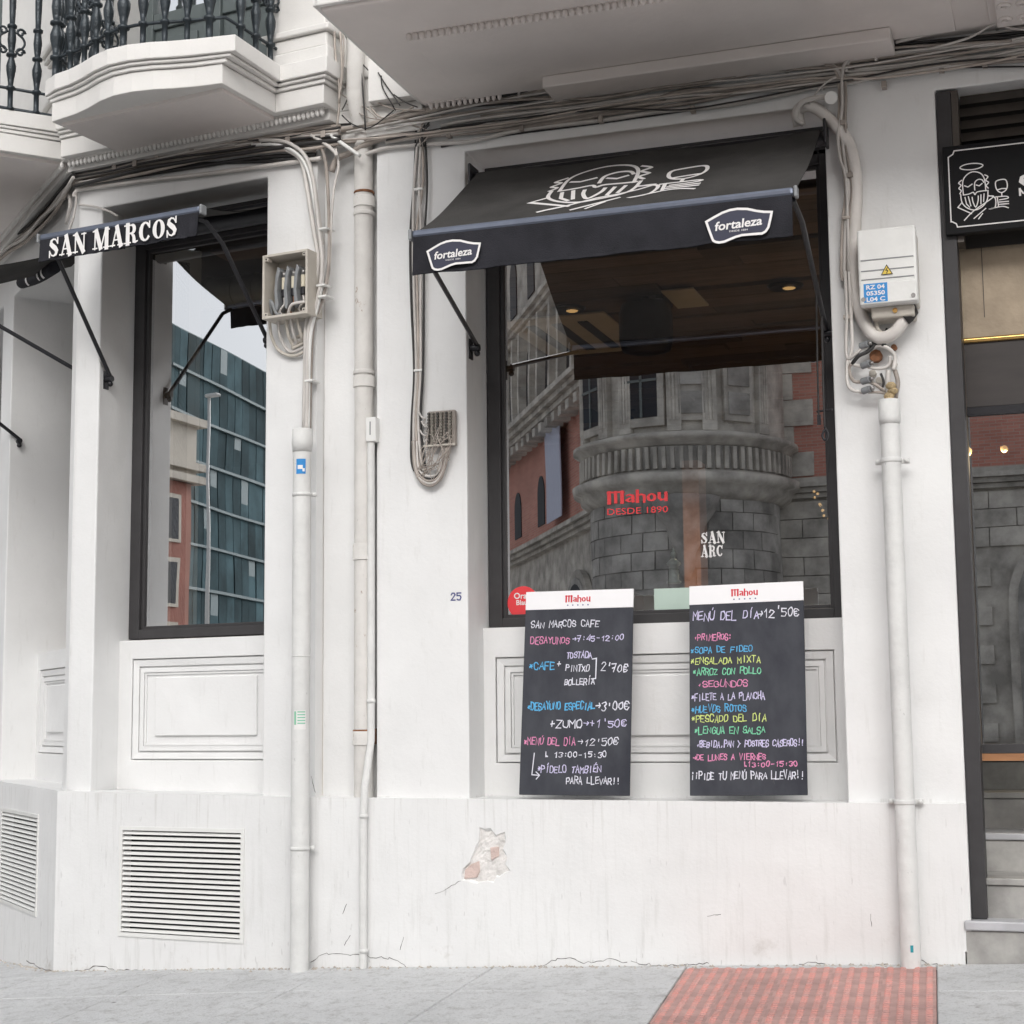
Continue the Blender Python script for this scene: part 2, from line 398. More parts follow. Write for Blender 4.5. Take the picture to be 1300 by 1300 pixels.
def strokes(ch):
    out = []
    for s in GLYPH.get(ch, '').replace(' ', '').split('|'):
        pts = [(int(s[i], 16) / 8, int(s[i + 1], 16) / 8) for i in range(0, len(s) - 1, 2)]
        if len(pts) > 1: out.append(pts)
    return out
def scribble(mb, text, x, y, h, w, fn, lw, length=None, jit=0.065):
    """marker-pen capitals; x, y in face coordinates, h cap height, w letter width"""
    n = max(1, len(text))
    adv = (length / n) if length else w * 1.28
    gw = adv * 0.76
    k = 0
    for i, ch in enumerate(text):
        ox = x + i * adv + random.uniform(-.03, .03) * adv; oy = y + random.uniform(-.10, .10) * h + .04 * h
        sc = random.uniform(0.72, 1.0); sl = random.uniform(-.05, .25)
        for st in strokes(ch):
            pts = []
            for px, py in st:
                px += random.uniform(-jit, jit); py += random.uniform(-jit, jit)
                pts.append((ox + px * gw + sl * py * gw, oy + py * h * sc))
            k += 1; off = 0.00018 * (k % 5)
            mb.ribbon(pts, [lw * random.uniform(.65, 1.25) for _ in pts], lambda a, b, off=off: fn(a, b, off))
    return mb
def font_mesh(name, text, h, fn, shear=0.0, offset=0.0, width=None, spacing=1.0, squash=1.0):
    """flat letters of the built-in font, centred on 0, cap height h, placed by fn(x, y)"""
    cu = bpy.data.curves.new(name, 'FONT'); cu.body = text; cu.size = 1.0; cu.shear = shear; cu.offset = offset; cu.space_character = spacing
    cu.align_x = 'CENTER'; cu.align_y = 'BOTTOM_BASELINE'; cu.resolution_u = 3
    ob = bpy.data.objects.new(name, cu); col.objects.link(ob)
    dg = bpy.context.evaluated_depsgraph_get(); dg.update()
    me = bpy.data.meshes.new_from_object(ob.evaluated_get(dg))
    bpy.data.objects.remove(ob); bpy.data.curves.remove(cu)
    mb = MB()
    xs = [v.co.x for v in me.vertices]; w0 = max(xs) - min(xs); cx = (max(xs) + min(xs)) / 2
    s = h / 0.70; sx = (width / w0) if width else s * squash
    mb.v = [tuple(fn((v.co.x - cx) * sx, v.co.y * s)) for v in me.vertices]
    mb.f = [tuple(p.vertices) for p in me.polygons]; mb.smooth = [False] * len(mb.f)
    bpy.data.meshes.remove(me)
    return mb
def slab_word(mb, text, x0, x1, y0, h, fn):
    """condensed slab-serif capitals, thick stems and thin hairlines"""
    k, n = 0.29, 0.10; e = 0.075
    def arc(cx, cy, rx, ry, a0, a1, N=12): return [(cx + rx * math.cos(R(a0 + (a1 - a0) * i / N)), cy + ry * math.sin(R(a0 + (a1 - a0) * i / N))) for i in range(N + 1)]
    def swell(a0, a1, N=12): return [n + (k - n) * abs(math.cos(R(a0 + (a1 - a0) * i / N))) ** 1.5 for i in range(N + 1)]
    G = {
     'A': (1.0, [([(.17, 0), (.48, 1)], n), ([(.50, 1), (.80, 0)], k), ([(.27, .32), (.68, .32)], e), ([(.0, .04), (.36, .04)], e), ([(.58, .04), (1.0, .04)], e)]),
     'N': (1.0, [([(.17, 0), (.17, 1)], n), ([(.22, .98), (.80, .02)], k), ([(.85, 0), (.85, 1)], n), ([(0, .04), (.36, .04)], e), ([(0, .96), (.30, .96)], e), ([(.66, .96), (1.0, .96)], e)]),
     'M': (1.28, [([(.15, 0), (.17, 1)], n), ([(.24, .98), (.60, .03)], k), ([(.64, .03), (.96, .98)], n), ([(1.06, 0), (1.06, 1)], k), ([(0, .04), (.34, .04)], e), ([(0, .96), (.28, .96)], e), ([(.84, .04), (1.28, .04)], e), ([(1.0, .96), (1.28, .96)], e)]),
     'R': (1.04, [([(.26, 0), (.26, 1)], k), ([(.26, .96), (.55, .96)] + arc(.55, .745, .21, .215, 90, -90) + [(.3, .53)], [e, e] + [n + (k * .85 - n) * abs(math.cos(R(90 - 15 * i))) for i in range(13)] + [e]), ([(.56, .50), (.72, .36), (.76, .10), (.86, .04), (1.02, .08)], [e, .2, .26, .12, .06]), ([(.02, .04), (.50, .04)], e), ([(.02, .96), (.3, .96)], e)]),
     'C': (.94, [(arc(.48, .5, .33, .46, 40, 320), [n + (k - n) * abs(math.cos(R(40 + 280 * i / 12))) ** 1.5 * (1 if 90 < 40 + 280 * i / 12 < 270 else .5) for i in range(13)]), ([(.80, 1), (.80, .68)], n)]),
     'O': (.96, None),
     'S': (.84, [([(.68, .76), (.56, .92), (.38, .955), (.22, .86), (.20, .70), (.36, .57), (.54, .45), (.66, .30), (.60, .12), (.42, .045), (.24, .10), (.14, .26)], [.07, .08, .09, .17, .25, .28, .28, .25, .17, .09, .08, .07]), ([(.73, 1), (.73, .70)], n), ([(.10, 0), (.10, .32)], n)]),
     ' ': (.42, [])}
    total = sum(G[c][0] for c in text) + 0.07 * (len(text) - 1)
    s = (x1 - x0) / total; x = x0
    for ci, c in enumerate(text):
        wdt, st = G[c]
        # work in letter units where 1 = h vertically, s horizontally; stroke widths follow the horizontal unit
        def mk(off):
            return lambda a, b: fn(x + a * s, y0 + b * h, off)
        if c == 'O':
            N = 20
            outer = [(.48 + .46 * math.cos(2 * math.pi * i / N), .5 + .5 * math.sin(2 * math.pi * i / N)) for i in range(N)]
            inner = [(.48 + .17 * math.cos(2 * math.pi * i / N), .5 + .42 * math.sin(2 * math.pi * i / N)) for i in range(N)]
            g = mk(0.0)
            for i in range(N):
                j = (i + 1) % N
                mb.face([g(*outer[i]), g(*outer[j]), g(*inner[j]), g(*inner[i])])
        else:
            for q, (pts, w) in enumerate(st): mb.ribbon(pts, w, mk(0.0002 * q))
        x += (wdt + 0.07) * s
    return mb
def brand_word(mb, cx, y0, w, h, fn):
    """heavy red beer-label word drawn with thick strokes, centred on cx"""
    L_ = {'M': (1.15, [([(.13, 0), (.13, .98)], .25), ([(.56, .06), (.56, .98)], .22), ([(.99, 0), (.99, .98)], .25), ([(.02, .94), (.86, .94)], .14), ([(.90, .94), (1.12, .90)], .13)]),
          'a': (.72, [([(.12, .60), (.34, .68), (.56, .58), (.57, .30), (.57, .04), (.68, .05)], [.10, .13, .20, .22, .18, .08]), ([(.55, .38), (.30, .36), (.15, .20), (.30, .07), (.52, .16)], [.09, .13, .20, .12, .08])]),
          'h': (.74, [([(.14, 0), (.14, 1.0)], .22), ([(.20, .55), (.40, .67), (.58, .56), (.60, .30), (.58, -.04)], [.08, .13, .20, .21, .16])]),
          'o': (.70, [([(.33 + .22 * math.cos(R(k * 30)), .35 + .29 * math.sin(R(k * 30))) for k in range(12)], [.12 + .09 * abs(math.cos(R(k * 30))) for k in range(12)])]),
          'u': (.72, [([(.14, .68), (.14, .26), (.26, .08), (.44, .12), (.54, .28)], [.22, .21, .17, .10, .07]), ([(.58, .70), (.58, .02)], .21)])}
    tot = sum(L_[c][0] for c in 'Mahou'); sc = w / tot; x = cx - w / 2
    for c in 'Mahou':
        for q, (pts, lw) in enumerate(L_[c][1]):
            mb.ribbon(pts, lw, lambda a, b, x=x, q=q: fn(x + a * sc, y0 + b * h, .0002 * q), closed=(c == 'o'))
        x += L_[c][0] * sc
    return mb
def logo_strokes():
    """line drawing of a bearded man with a halo raising a glass, in a unit square"""
    D = [[(1002, 777), (1020, 766), (1057, 762), (1095, 767), (1112, 777), (1095, 788), (1057, 792), (1020, 787), (1002, 777)],
         [(1013, 908), (1012, 850), (1027, 820), (1060, 803), (1098, 814), (1116, 845), (1120, 902)],
         [(1008, 838), (993, 850), (1004, 862), (993, 876), (1004, 888), (996, 902)], [(1118, 824), (1133, 835), (1122, 850), (1135, 863), (1123, 876), (1132, 890)],
         [(1020, 866), (1036, 874), (1057, 862)], [(1068, 892), (1069, 858), (1085, 843), (1104, 846), (1112, 860)], [(1075, 868), (1090, 874), (1104, 864)],
         [(1012, 910), (1040, 908), (1060, 902), (1068, 914), (1080, 902), (1124, 900)],
         [(1000, 905), (1005, 945), (1028, 974), (1066, 988), (1102, 974), (1125, 944), (1130, 900)],
         [(1020, 922), (1026, 955), (1040, 972)], [(1036, 920), (1046, 966)], [(1054, 925), (1057, 948), (1069, 974), (1081, 946), (1083, 922)], [(1096, 918), (1094, 962)], [(1111, 915), (1107, 952)],
         [(1002, 948), (984, 967), (1048, 1004)], [(1132, 928), (1152, 936), (1060, 990), (1012, 1032)], [(1116, 985), (1058, 1028)], [(1100, 1008), (1080, 1032)],
         [(1132, 926), (1162, 940), (1160, 984), (1132, 990), (1192, 984), (1222, 994)],
         [(1165, 936), (1214, 938), (1222, 948), (1182, 952)], [(1180, 962), (1224, 963)], [(1180, 973), (1224, 974)], [(1172, 936), (1176, 980)],
         [(1172, 860), (1167, 884), (1176, 908), (1195, 918), (1216, 906), (1222, 882), (1212, 857), (1172, 860)], [(1176, 903), (1196, 899), (1214, 901)], [(1194, 918), (1194, 936)]]
    out = []
    for s in D:
        if len(s) > 3:
            q = []; closed = s[0] == s[-1]; n = len(s)
            for i in range(n - 1):
                a = s[i - 1] if i else (s[-2] if closed else s[0]); b = s[i]; c = s[i + 1]; d = s[i + 2] if i + 2 < n else (s[1] if closed else s[-1])
                for k in range(4):
                    t = k / 4; q.append(tuple(0.5 * (2 * b[m] + (c[m] - a[m]) * t + (2 * a[m] - 5 * b[m] + 4 * c[m] - d[m]) * t * t + (3 * b[m] - a[m] - 3 * c[m] + d[m]) * t ** 3) for m in (0, 1)))
            q.append(s[-1]); s = q
        out.append([((x - 984) / 245, (1035 - y) / 280) for x, y in s])
    return out

# ------------------------------------------------------------------ ground
def paving_mat():
    m, nt, b = nodes('worn_concrete_paving'); N, L = nt.nodes, nt.links
    b.inputs['Roughness'].default_value = 0.88; geo = N.new('ShaderNodeNewGeometry')
    def nz(sc, det=6, ro=.6, st=(1, 1, 1)):
        mp = N.new('ShaderNodeMapping'); mp.inputs['Scale'].default_value = st; L.new(geo.outputs['Position'], mp.inputs['Vector'])
        n = N.new('ShaderNodeTexNoise'); n.inputs['Scale'].default_value = sc; n.inputs['Detail'].default_value = det; n.inputs['Roughness'].default_value = ro; L.new(mp.outputs[0], n.inputs['Vector']); return n.outputs['Fac']
    def rg(v, a, c): r = N.new('ShaderNodeMapRange'); r.inputs['From Min'].default_value = a; r.inputs['From Max'].default_value = c; L.new(v, r.inputs['Value']); return r.outputs[0]
    def mx(f, a, c, k=1.0):
        x = N.new('ShaderNodeMix'); x.data_type = 'RGBA'; q = N.new('ShaderNodeMath'); q.operation = 'MULTIPLY'; q.inputs[1].default_value = k; L.new(f, q.inputs[0]); L.new(q.outputs[0], x.inputs['Factor'])
        if isinstance(a, tuple): x.inputs['A'].default_value = (*a, 1)
        else: L.new(a, x.inputs['A'])
        x.inputs['B'].default_value = (*c, 1); return x.outputs['Result']
    c = mx(rg(nz(2.2), .35, .65), (0.61, 0.615, 0.62), (0.53, 0.535, 0.54))
    c = mx(rg(nz(16, 8, .8), .50, .66), c, (0.33, 0.325, 0.32), .7)
    c = mx(rg(nz(90, 3, .7), .56, .68), c, (0.27, 0.265, 0.26), .6)
    c = mx(rg(nz(60, 2, .5), .62, .66), c, (0.62, 0.62, 0.61), .5)
    v = N.new('ShaderNodeTexVoronoi'); v.inputs['Scale'].default_value = 3.1; L.new(geo.outputs['Position'], v.inputs['Vector'])
    c = mx(rg(v.outputs['Distance'], .045, .030), c, (0.12, 0.115, 0.11), .8)          # trodden gum spots
    L.new(c, b.inputs['Base Color'])
    bp = N.new('ShaderNodeBump'); bp.inputs['Strength'].default_value = .9; bp.inputs['Distance'].default_value = .006; L.new(nz(55, 6, .7), bp.inputs['Height'])
    L.new(bp.outputs[0], b.inputs['Normal']); return m
GROUND = paving_mat()
JOINT = mat('dark_paving_joint', (0.16, 0.155, 0.145), 0.95, var=0.3, vscale=20)
TACT = mat('red_tactile_tile', (0.62, 0.28, 0.245), 0.9, var=0.3, vscale=9, bump=0.4, bscale=90, c2=(0.46, 0.29, 0.265), rand=0.10)
TACTB = mat('tactile_tile_base', (0.52, 0.33, 0.30), 0.9, var=0.3, vscale=10, bump=0.3, bscale=90, rand=0.08)
ASPHALT = mat('granite_road_setts', (0.36, 0.355, 0.345), 0.9, var=0.2, vscale=8, bump=0.3, bscale=90)
PLAZA = mat('pale_plaza_paving', (0.50, 0.485, 0.465), 0.85, var=0.15, vscale=0.6)
CREAMDUST = mat('flaked_render_crumbs', (0.55, 0.50, 0.44), 0.95, var=0.4, vscale=40, bump=0.5)

def build_ground():
    mb = MB(); xs = [-260, -60, -20, -7, -2.8, -1.3, 7, 20, 60, 260]; ys = [-3.55, -8, -11, -13]
    for i in range(len(xs) - 1):
        for j in range(len(ys) - 1):
            q = []
            for x, y in ((xs[i], ys[j]), (xs[i + 1], ys[j]), (xs[i + 1], ys[j + 1]), (xs[i], ys[j + 1])):
                q.append((x, -y, gz(x, -3.4) - 0.13 - 0.012 * (-3.5 - y)))
            mb.face(q)
    solo('road', mb, ASPHALT, M, (0, 0, 0), None, None, kind='structure')
    mb = MB()
    for i in range(len(xs) - 1):
        q = []
        for x, y in ((xs[i], -13.0), (xs[i + 1], -13.0), (xs[i + 1], -400), (xs[i], -400)):
            q.append((x, -y, gz(x, -3.4) - 0.10))
        mb.face(q)
    solo('plaza', mb, PLAZA, M, (0, 0, 0), None, None, kind='structure')
    # pavement bed with its slabs
    mb = MB()
    xs2 = [-30, -7, -2.8, -1.3, 7, 12]
    for i in range(5):
        q = [(x, -y, gz(x, y) - 0.022) for x, y in ((xs2[i], 6.0), (xs2[i + 1], 6.0), (xs2[i + 1], 0.0), (xs2[i], 0.0))]
        mb.face(q)
        q = [(x, -y, gz(x, y) - 0.022) for x, y in ((xs2[i], 0.0), (xs2[i + 1], 0.0), (xs2[i + 1], -3.4), (xs2[i], -3.4))]
        mb.face(q)
    pav = solo('pavement', mb, JOINT, M, (0, 0, 0), None, None, kind='structure')
    def lean(x, y): return x - 0.083 * min(0.0, y) if 0 < x < 1.5 else x      # joints beside the tactile strip lean with it
    def slab(x0, x1, y0, y1, mt, g=0.004, t=0.0):
        b = MB()
        top = [(lean(x0, y0) + g, -(y0 - g)), (lean(x1, y0) - g, -(y0 - g)), (lean(x1, y1) - g, -(y1 + g)), (lean(x0, y1) + g, -(y1 + g))]
        for (u, d) in top: b.v.append((u, d, gz(u, -d) - 0.05))
        for (u, d) in top: b.v.append((u, d, gz(u, -d) + t))
        b.f = [(3, 2, 1, 0), (4, 5, 6, 7), (0, 1, 5, 4), (1, 2, 6, 5), (2, 3, 7, 6), (3, 0, 4, 7)]; b.smooth = [False] * 6
        o = part('paving_slab', b, mt, pav); bevel(o, 0.004, 1)
    rows = [0.0, -0.443, -1.32, -2.2, -3.25]
    xl = [-6.5, -5.4, -4.3, -3.5, -2.8, -2.1, -1.3, -0.58, 0.235, 1.2, 2.1, 3.0, 4.0, 5.0, 6.5]
    for i in range(len(xl) - 1):
        for j in range(4):
            if xl[i] == 0.235: continue
            slab(xl[i], xl[i + 1], rows[j], rows[j + 1], GROUND, 0.0025)
        if xl[i] < -1.0: slab(xl[i], xl[i + 1], 1.2, 0.0, GROUND, 0.0025)
    slab(0.235, 1.2, 0.0, -0.055, GROUND, 0.001)
    # kerb
    for i in range(14):
        b = MB(); x0, x1 = -7 + i, -6 + i - 0.01
        for (u, d) in ((x0, 3.27), (x1, 3.27), (x1, 3.42), (x0, 3.42)): b.v.append((u, d, gz(u, -3.3) - 0.25))
        for (u, d) in ((x0, 3.27), (x1, 3.27), (x1, 3.42), (x0, 3.42)): b.v.append((u, d, gz(u, -3.3) + 0.004))
        b.f = [(3, 2, 1, 0), (4, 5, 6, 7), (0, 1, 5, 4), (1, 2, 6, 5), (2, 3, 7, 6), (3, 0, 4, 7)]; b.smooth = [False] * 6
        o = part('kerbstone', b, MARBLE, pav); bevel(o, 0.01, 2)
    # tactile tiles: one mesh for all
    tl = 0.192; mb = MB(); mb.box(-tl / 2 + .0006, tl / 2 - .0006, -tl / 2 + .0006, tl / 2 - .0006, -0.02, 0.0)
    mb2 = MB()
    for a in range(4):
        for b in range(6):
            cu, cd = (a - 1.5) * tl / 4, (b - 2.5) * tl / 6
            mb2.prism([(cu - .013, cd - .005), (cu - .007, cd - .010), (cu + .007, cd - .010), (cu + .013, cd - .005), (cu + .013, cd + .005), (cu + .007, cd + .010), (cu - .007, cd + .010), (cu - .013, cd + .005)], 0.0002, 0.0045)
            i = len(mb2.v)
            for k in range(i - 8, i): x, y, z = mb2.v[k]; mb2.v[k] = (cu + (x - cu) * .72, cd + (y - cd) * .72, z)
    nb = len(mb.f); mb.f += [tuple(q + len(mb.v) for q in f) for f in mb2.f]; mb.v += mb2.v; mb.smooth += mb2.smooth; me = mb.mesh('tactile_tile'); fix_normals(me); me.materials.append(TACTB); me.materials.append(TACT)
    for p in me.polygons: p.material_index = 1 if p.index >= nb else 0
    strip = thing('tactile_paving', 'red tactile paving strip of bumpy tiles running from the drainpipe wall to the kerb', 'tactile paving', M, (0.72, 0.06, gz(.72, -.06)))
    BB = BASE[strip.name]
    for i in range(5):
        for j in range(17):
            u = 0.24 + 0.192 * (i + 0.5); d = 0.06 + 0.192 * (j + 0.5)
            o = bpy.data.objects.new('tile', me); col.objects.link(o); o.parent = strip
            u += 0.083 * d; o.location = (u - BB[0], -(d - BB[1]), gz(u, -d) - BB[2] + 0.001)
            o.rotation_euler = (math.atan(0.07), -math.atan(0.042), 0.083)
    # crumbs of fallen render along the foot of the wall
    mb = MB(); random.seed(11)
    def crumb(x, y, s):
        mb.v_len = len(mb.v); pts = []
        i = len(mb.v); z = gz(x, y)
        for k in range(5):
            a = 2 * math.pi * k / 5 + random.random(); mb.v.append((x + s * math.cos(a) * random.uniform(.6, 1), -y + s * .7 * math.sin(a), z))
        mb.v.append((x, -y, z + s * random.uniform(.4, .9)))
        for k in range(5): mb.f.append((i + k, i + (k + 1) % 5, i + 5)); mb.smooth.append(False)
    for _ in range(900):
        x = random.uniform(-4.2, 1.3)
        cl = 0.5 + 0.5 * math.sin(x * 3.1) * math.sin(x * 7.7 + 1)
        if random.random() > 0.25 + 0.75 * cl: continue
        if x > -1.383: y = -abs(random.gauss(0.012, .02)) - 0.003
        elif x > -2.84: y = -abs(random.gauss(0.012, .02)) - 0.003 + (-1.383 - x) * math.tan(R(7.5))
        else: y = -abs(random.gauss(0.012, .03)) - 0.003 + 0.192 + (-2.841 - x) * math.tan(R(41.9))
        crumb(x, y, random.uniform(.003, .012))
    o = solo('render_crumbs', mb, CREAMDUST, M, (0, 0, 0), 'crumbs of flaked render scattered along the foot of the wall', 'rubble', kind='stuff')
build_ground()

# ------------------------------------------------------------------ building shell
def wall_holes(mb, u0, u1, z0, z1, d, holes, top=None):
    us = sorted({u0, u1} | {h[0] for h in holes} | {h[1] for h in holes}); zs = sorted({z0, z1} | {h[2] for h in holes} | {h[3] for h in holes})
    for i in range(len(us) - 1):
        for j in range(len(zs) - 1):
            cu, cz = (us[i] + us[i + 1]) / 2, (zs[j] + zs[j + 1]) / 2
            if any(h[0] < cu < h[1] and h[2] < cz < h[3] for h in holes): continue
            mb.face([(us[i], d, zs[j]), (us[i + 1], d, zs[j]), (us[i + 1], d, zs[j + 1]), (us[i], d, zs[j + 1])])
    for h in holes:
        a, b, c, e, dep = h[:5]; sides = h[5] if len(h) > 5 else 'LRTB'
        if 'L' in sides: mb.face([(a, d, c), (a, d, e), (a, d - dep, e), (a, d - dep, c)])
        if 'R' in sides: mb.face([(b, d, e), (b, d, c), (b, d - dep, c), (b, d - dep, e)])
        if 'T' in sides: mb.face([(a, d, e), (b, d, e), (b, d - dep, e), (a, d - dep, e)])
        if 'B' in sides: mb.face([(b, d, c), (a, d, c), (a, d - dep, c), (b, d - dep, c)])
    return mb
def weld(o, dist=0.0005):
    import bmesh
    bm = bmesh.new(); bm.from_mesh(o.data); bmesh.ops.remove_doubles(bm, verts=bm.verts, dist=dist); bm.to_mesh(o.data); bm.free(); return o
def wpart(name, mb, mt, parent, bev=0.006):
    me = mb.mesh(name, BASE.get(parent.name, (0, 0, 0))); me.materials.append(mt)
    o = bpy.data.objects.new(name, me); col.objects.link(o); o.parent = parent; BASE[o.name] = BASE.get(parent.name, (0, 0, 0)); weld(o)
    import bmesh
    bm = bmesh.new(); bm.from_mesh(me); bmesh.ops.recalc_face_normals(bm, faces=bm.faces)
    bm.to_mesh(me); bm.free()
    if bev: bevel(o, bev, 3)
    return o

bld = thing('corner_building', 'white rendered corner building with dark framed shop windows and a doorway with steps', 'building', M, (0, 0, 0))
# parts built in another frame are hung under the building with their own turn
class Sub:
    pass
def wm(fr, mb):
    """turn a builder from frame fr into street-front coordinates"""
    out = MB(); out.f = mb.f; out.smooth = mb.smooth
    out.v = [to_frame(M, fr, p) for p in mb.v]
    return out

ZT = 3.50                                     # head of the openings
LEDGE_M, LEDGE_S, LEDGE_T = 0.657, 0.672, 0.690
def lz(x): return 0.655 + (-(x) * 0.004 if x > -1.383 else 0.0055 + (-1.383 - x) * 0.0105)   # the plinth top falls a little to the right
# plinth
mb = wall_holes(MB(), -1.383, 1.308, -0.5, 0.66, 0.0, [])
def lift(mb, u_is_x=True):
    out = []
    for (u, d, z) in mb.v: out.append((u, d, lz(u) if abs(z - 0.66) < 1e-4 else z))
    mb.v = out; return mb
HOLE0 = (at(M, 580, 1090)[0], at(M, 655, 1090)[0], at(M, 620, 1127)[2], at(M, 620, 1044)[2])
pl = MB()
for piece, fr in ((wall_holes(MB(), -1.383, 1.308, -0.5, 0.66, 0.0, [(*HOLE0, 0.0, '')]), M),
                  (wall_holes(MB(), -1.471, 0.0, -0.5, 0.66, 0.0, [(-1.072, -0.408, 0.040, 0.50, 0.06)]), S),
                  (wall_holes(MB(), -5.0, 0.0, -0.5, 0.66, 0.0, [(-1.172, -0.372, 0.075, 0.53, 0.06)]), T)):
    q = wm(fr, piece); b = len(pl.v); pl.v += q.v; pl.f += [tuple(i + b for i in f) for f in q.f]; pl.smooth += q.smooth
# ledge top strips
def inner(fr, u, d): p = to_frame(M, fr, (u, d, 0)); return (p[0], p[1], 0.66)
pl.face([inner(M, -1.383, 0), inner(M, 1.308, 0), inner(M, 1.308, -0.5), inner(M, -1.383, -0.5)])
pl.face([inner(S, -1.471, 0), inner(S, 0, 0), inner(M, -1.383, -0.5), inner(S, -1.471, -0.9)])
pl.face([inner(T, -5.0, 0), inner(T, 0, 0), inner(T, 0.3, -0.9), inner(T, -5.0, -0.9)])
pl.face([(1.308, 0, -0.5), (1.308, 0, 0.66), (1.308, -0.5, 0.66), (1.308, -0.5, -0.5)])
lift(pl)
plinth = wpart('plinth', pl, WHITE, bld, 0.007)
# walls above the plinth
PD = -0.05
m1 = wall_holes(MB(), -1.13, 2.6, 0.62, 3.78, PD, [(-0.704, 0.884, 0.62, ZT, 0.36, 'LRT'), (1.333, 2.50, 0.62, ZT, 0.12, 'LRT')])
m1.face([(-1.13, PD, 0.62), (-1.13, PD, 3.78), (-1.13, -0.12, 3.78), (-1.13, -0.12, 0.62)])
wpart('street_wall', m1, WHITE, bld, 0.006)
m1 = MB(); m1.face([(-1.42, -0.115, 0.62), (-1.12, -0.115, 0.62), (-1.12, -0.115, 4.3), (-1.42, -0.115, 4.3)])
wpart('pipe_recess', m1, WHITE, bld, 0)
m1 = wall_holes(MB(), -1.462, -0.055, 0.62, 3.78, PD, [(-1.315, -0.335, 0.62, 3.515, 0.36, 'LRT')])
m1.face([(-0.055, PD, 0.62), (-0.055, PD, 3.78), (-0.055, -0.15, 3.78), (-0.055, -0.15, 0.62)])
q = wm(S, m1); wpart('bay_wall', q, WHITE, bld, 0.008)
m1 = wall_holes(MB(), -5.0, -0.012, 0.62, 3.78, PD, [(-1.50, -0.12, 0.62, 3.43, 0.66, 'LRT'), (-4.2, -1.76, 0.62, 3.43, 0.66, 'LRT')])
q = wm(T, m1); wpart('side_wall', q, WHITE, bld, 0.008)
m1 = MB(); m1.box(1.300, 1.3335, -0.30, -0.003, 0.1, 0.652); part('door_return', m1, WHITE, bld)
m1 = MB(); m1.face([(1.333, 0.0, -0.5), (1.333, 0, 0.66), (1.333, -.2, 0.66), (1.333, -.2, -.5)])
# upper wall, behind the balconies
def upper(fr, u0, u1, holes=(), d=0.0, z0=3.95): return wm(fr, wall_holes(MB(), u0, u1, z0, 7.5, d, list(holes)))
wpart('upper_wall', upper(M, -1.40, 6.5, d=-0.02, z0=3.9), TRIM, bld, 0)
wpart('upper_wall', upper(S, -1.47, -0.0, [(-1.16, -0.28, 3.95, 6.6, 0.18)], d=-0.02), TRIM, bld, 0)
wpart('upper_wall', upper(T, -5.0, 0.0, [(-3.2, -1.9, 3.95, 6.6, 0.18)], d=-0.02), TRIM, bld, 0)
# lintel wall right of the door, so that nothing is open beyond the frame
m1 = MB(); m1.box(2.5, 6.5, -0.4, -0.05, -0.5, 3.78); part('street_wall', m1, WHITE, bld)

# under-window panels with mouldings
def ring(mb, u0, u1, z0, z1, w, d0, d1, slope=0.0):
    """a picture-frame moulding; d1 proud at the outer edge, falling to d0 + slope inside"""
    O = [(u0, z0), (u1, z0), (u1, z1), (u0, z1)]; I = [(u0 + w, z0 + w), (u1 - w, z0 + w), (u1 - w, z1 - w), (u0 + w, z1 - w)]
    for i in range(4):
        j = (i + 1) % 4
        mb.face([(O[i][0], d1, O[i][1]), (O[j][0], d1, O[j][1]), (I[j][0], d1 - slope, I[j][1]), (I[i][0], d1 - slope, I[i][1])])
        mb.face([(O[i][0], d0, O[i][1]), (O[j][0], d0, O[j][1]), (O[j][0], d1, O[j][1]), (O[i][0], d1, O[i][1])])
        mb.face([(I[i][0], d0, I[i][1]), (I[j][0], d0, I[j][1]), (I[j][0], d1 - slope, I[j][1]), (I[i][0], d1 - slope, I[i][1])])
def under_panel(fr, u0, u1, a, b, z0, z1, dz=0.0):
    m1 = MB(); dp = -0.24
    # panel field with a sunken rectangle
    wall_holes(m1, u0 - .02, u1 + .02, 0.60, 1.388, dp, [(a, b, z0, z1, 0.022)])
    m1.face([(u0, dp, 1.388), (u1, dp, 1.388), (u1, -0.42, 1.388), (u0, -0.42, 1.388)])
    m1.face([(a, dp - .022, z0), (b, dp - .022, z0), (b, dp - .022, z1), (a, dp - .022, z1)])
    p = wpart('under_window_panel', wm(fr, m1) if fr is not M else m1, WHITE, bld, 0.003)
    m1 = MB(); g = 0.006
    ring(m1, a + g, b - g, z0 + g, z1 - g, 0.030, dp - .022, dp - .004, 0.006)
    ring(m1, a + .044, b - .044, z0 + .044, z1 - .044, 0.022, dp - .022, dp - .009, 0.0)
    ring(m1, a + .068, b - .068, z0 + .068, z1 - .068, 0.010, dp - .022, dp - .0145, 0.0)
    q = wm(fr, m1) if fr is not M else m1
    o = part('moulding', q, WHITE, p); bevel(o, 0.003, 2)
    m1 = MB(); m1.box(a + .135, b - .135, dp - .03, dp - .008, z0 + .115, z1 - .09)
    q = wm(fr, m1) if fr is not M else m1
    o = part('raised_field', q, WHITE, p); bevel(o, 0.004, 2)
under_panel(M, -0.704, 0.884, -0.650, 0.822, 0.800, 1.258)
under_panel(S, -1.315, -0.335, -1.235, -0.375, 0.813, 1.297)
under_panel(T, -1.50, -0.12, -1.44, -0.18, 0.83, 1.29)

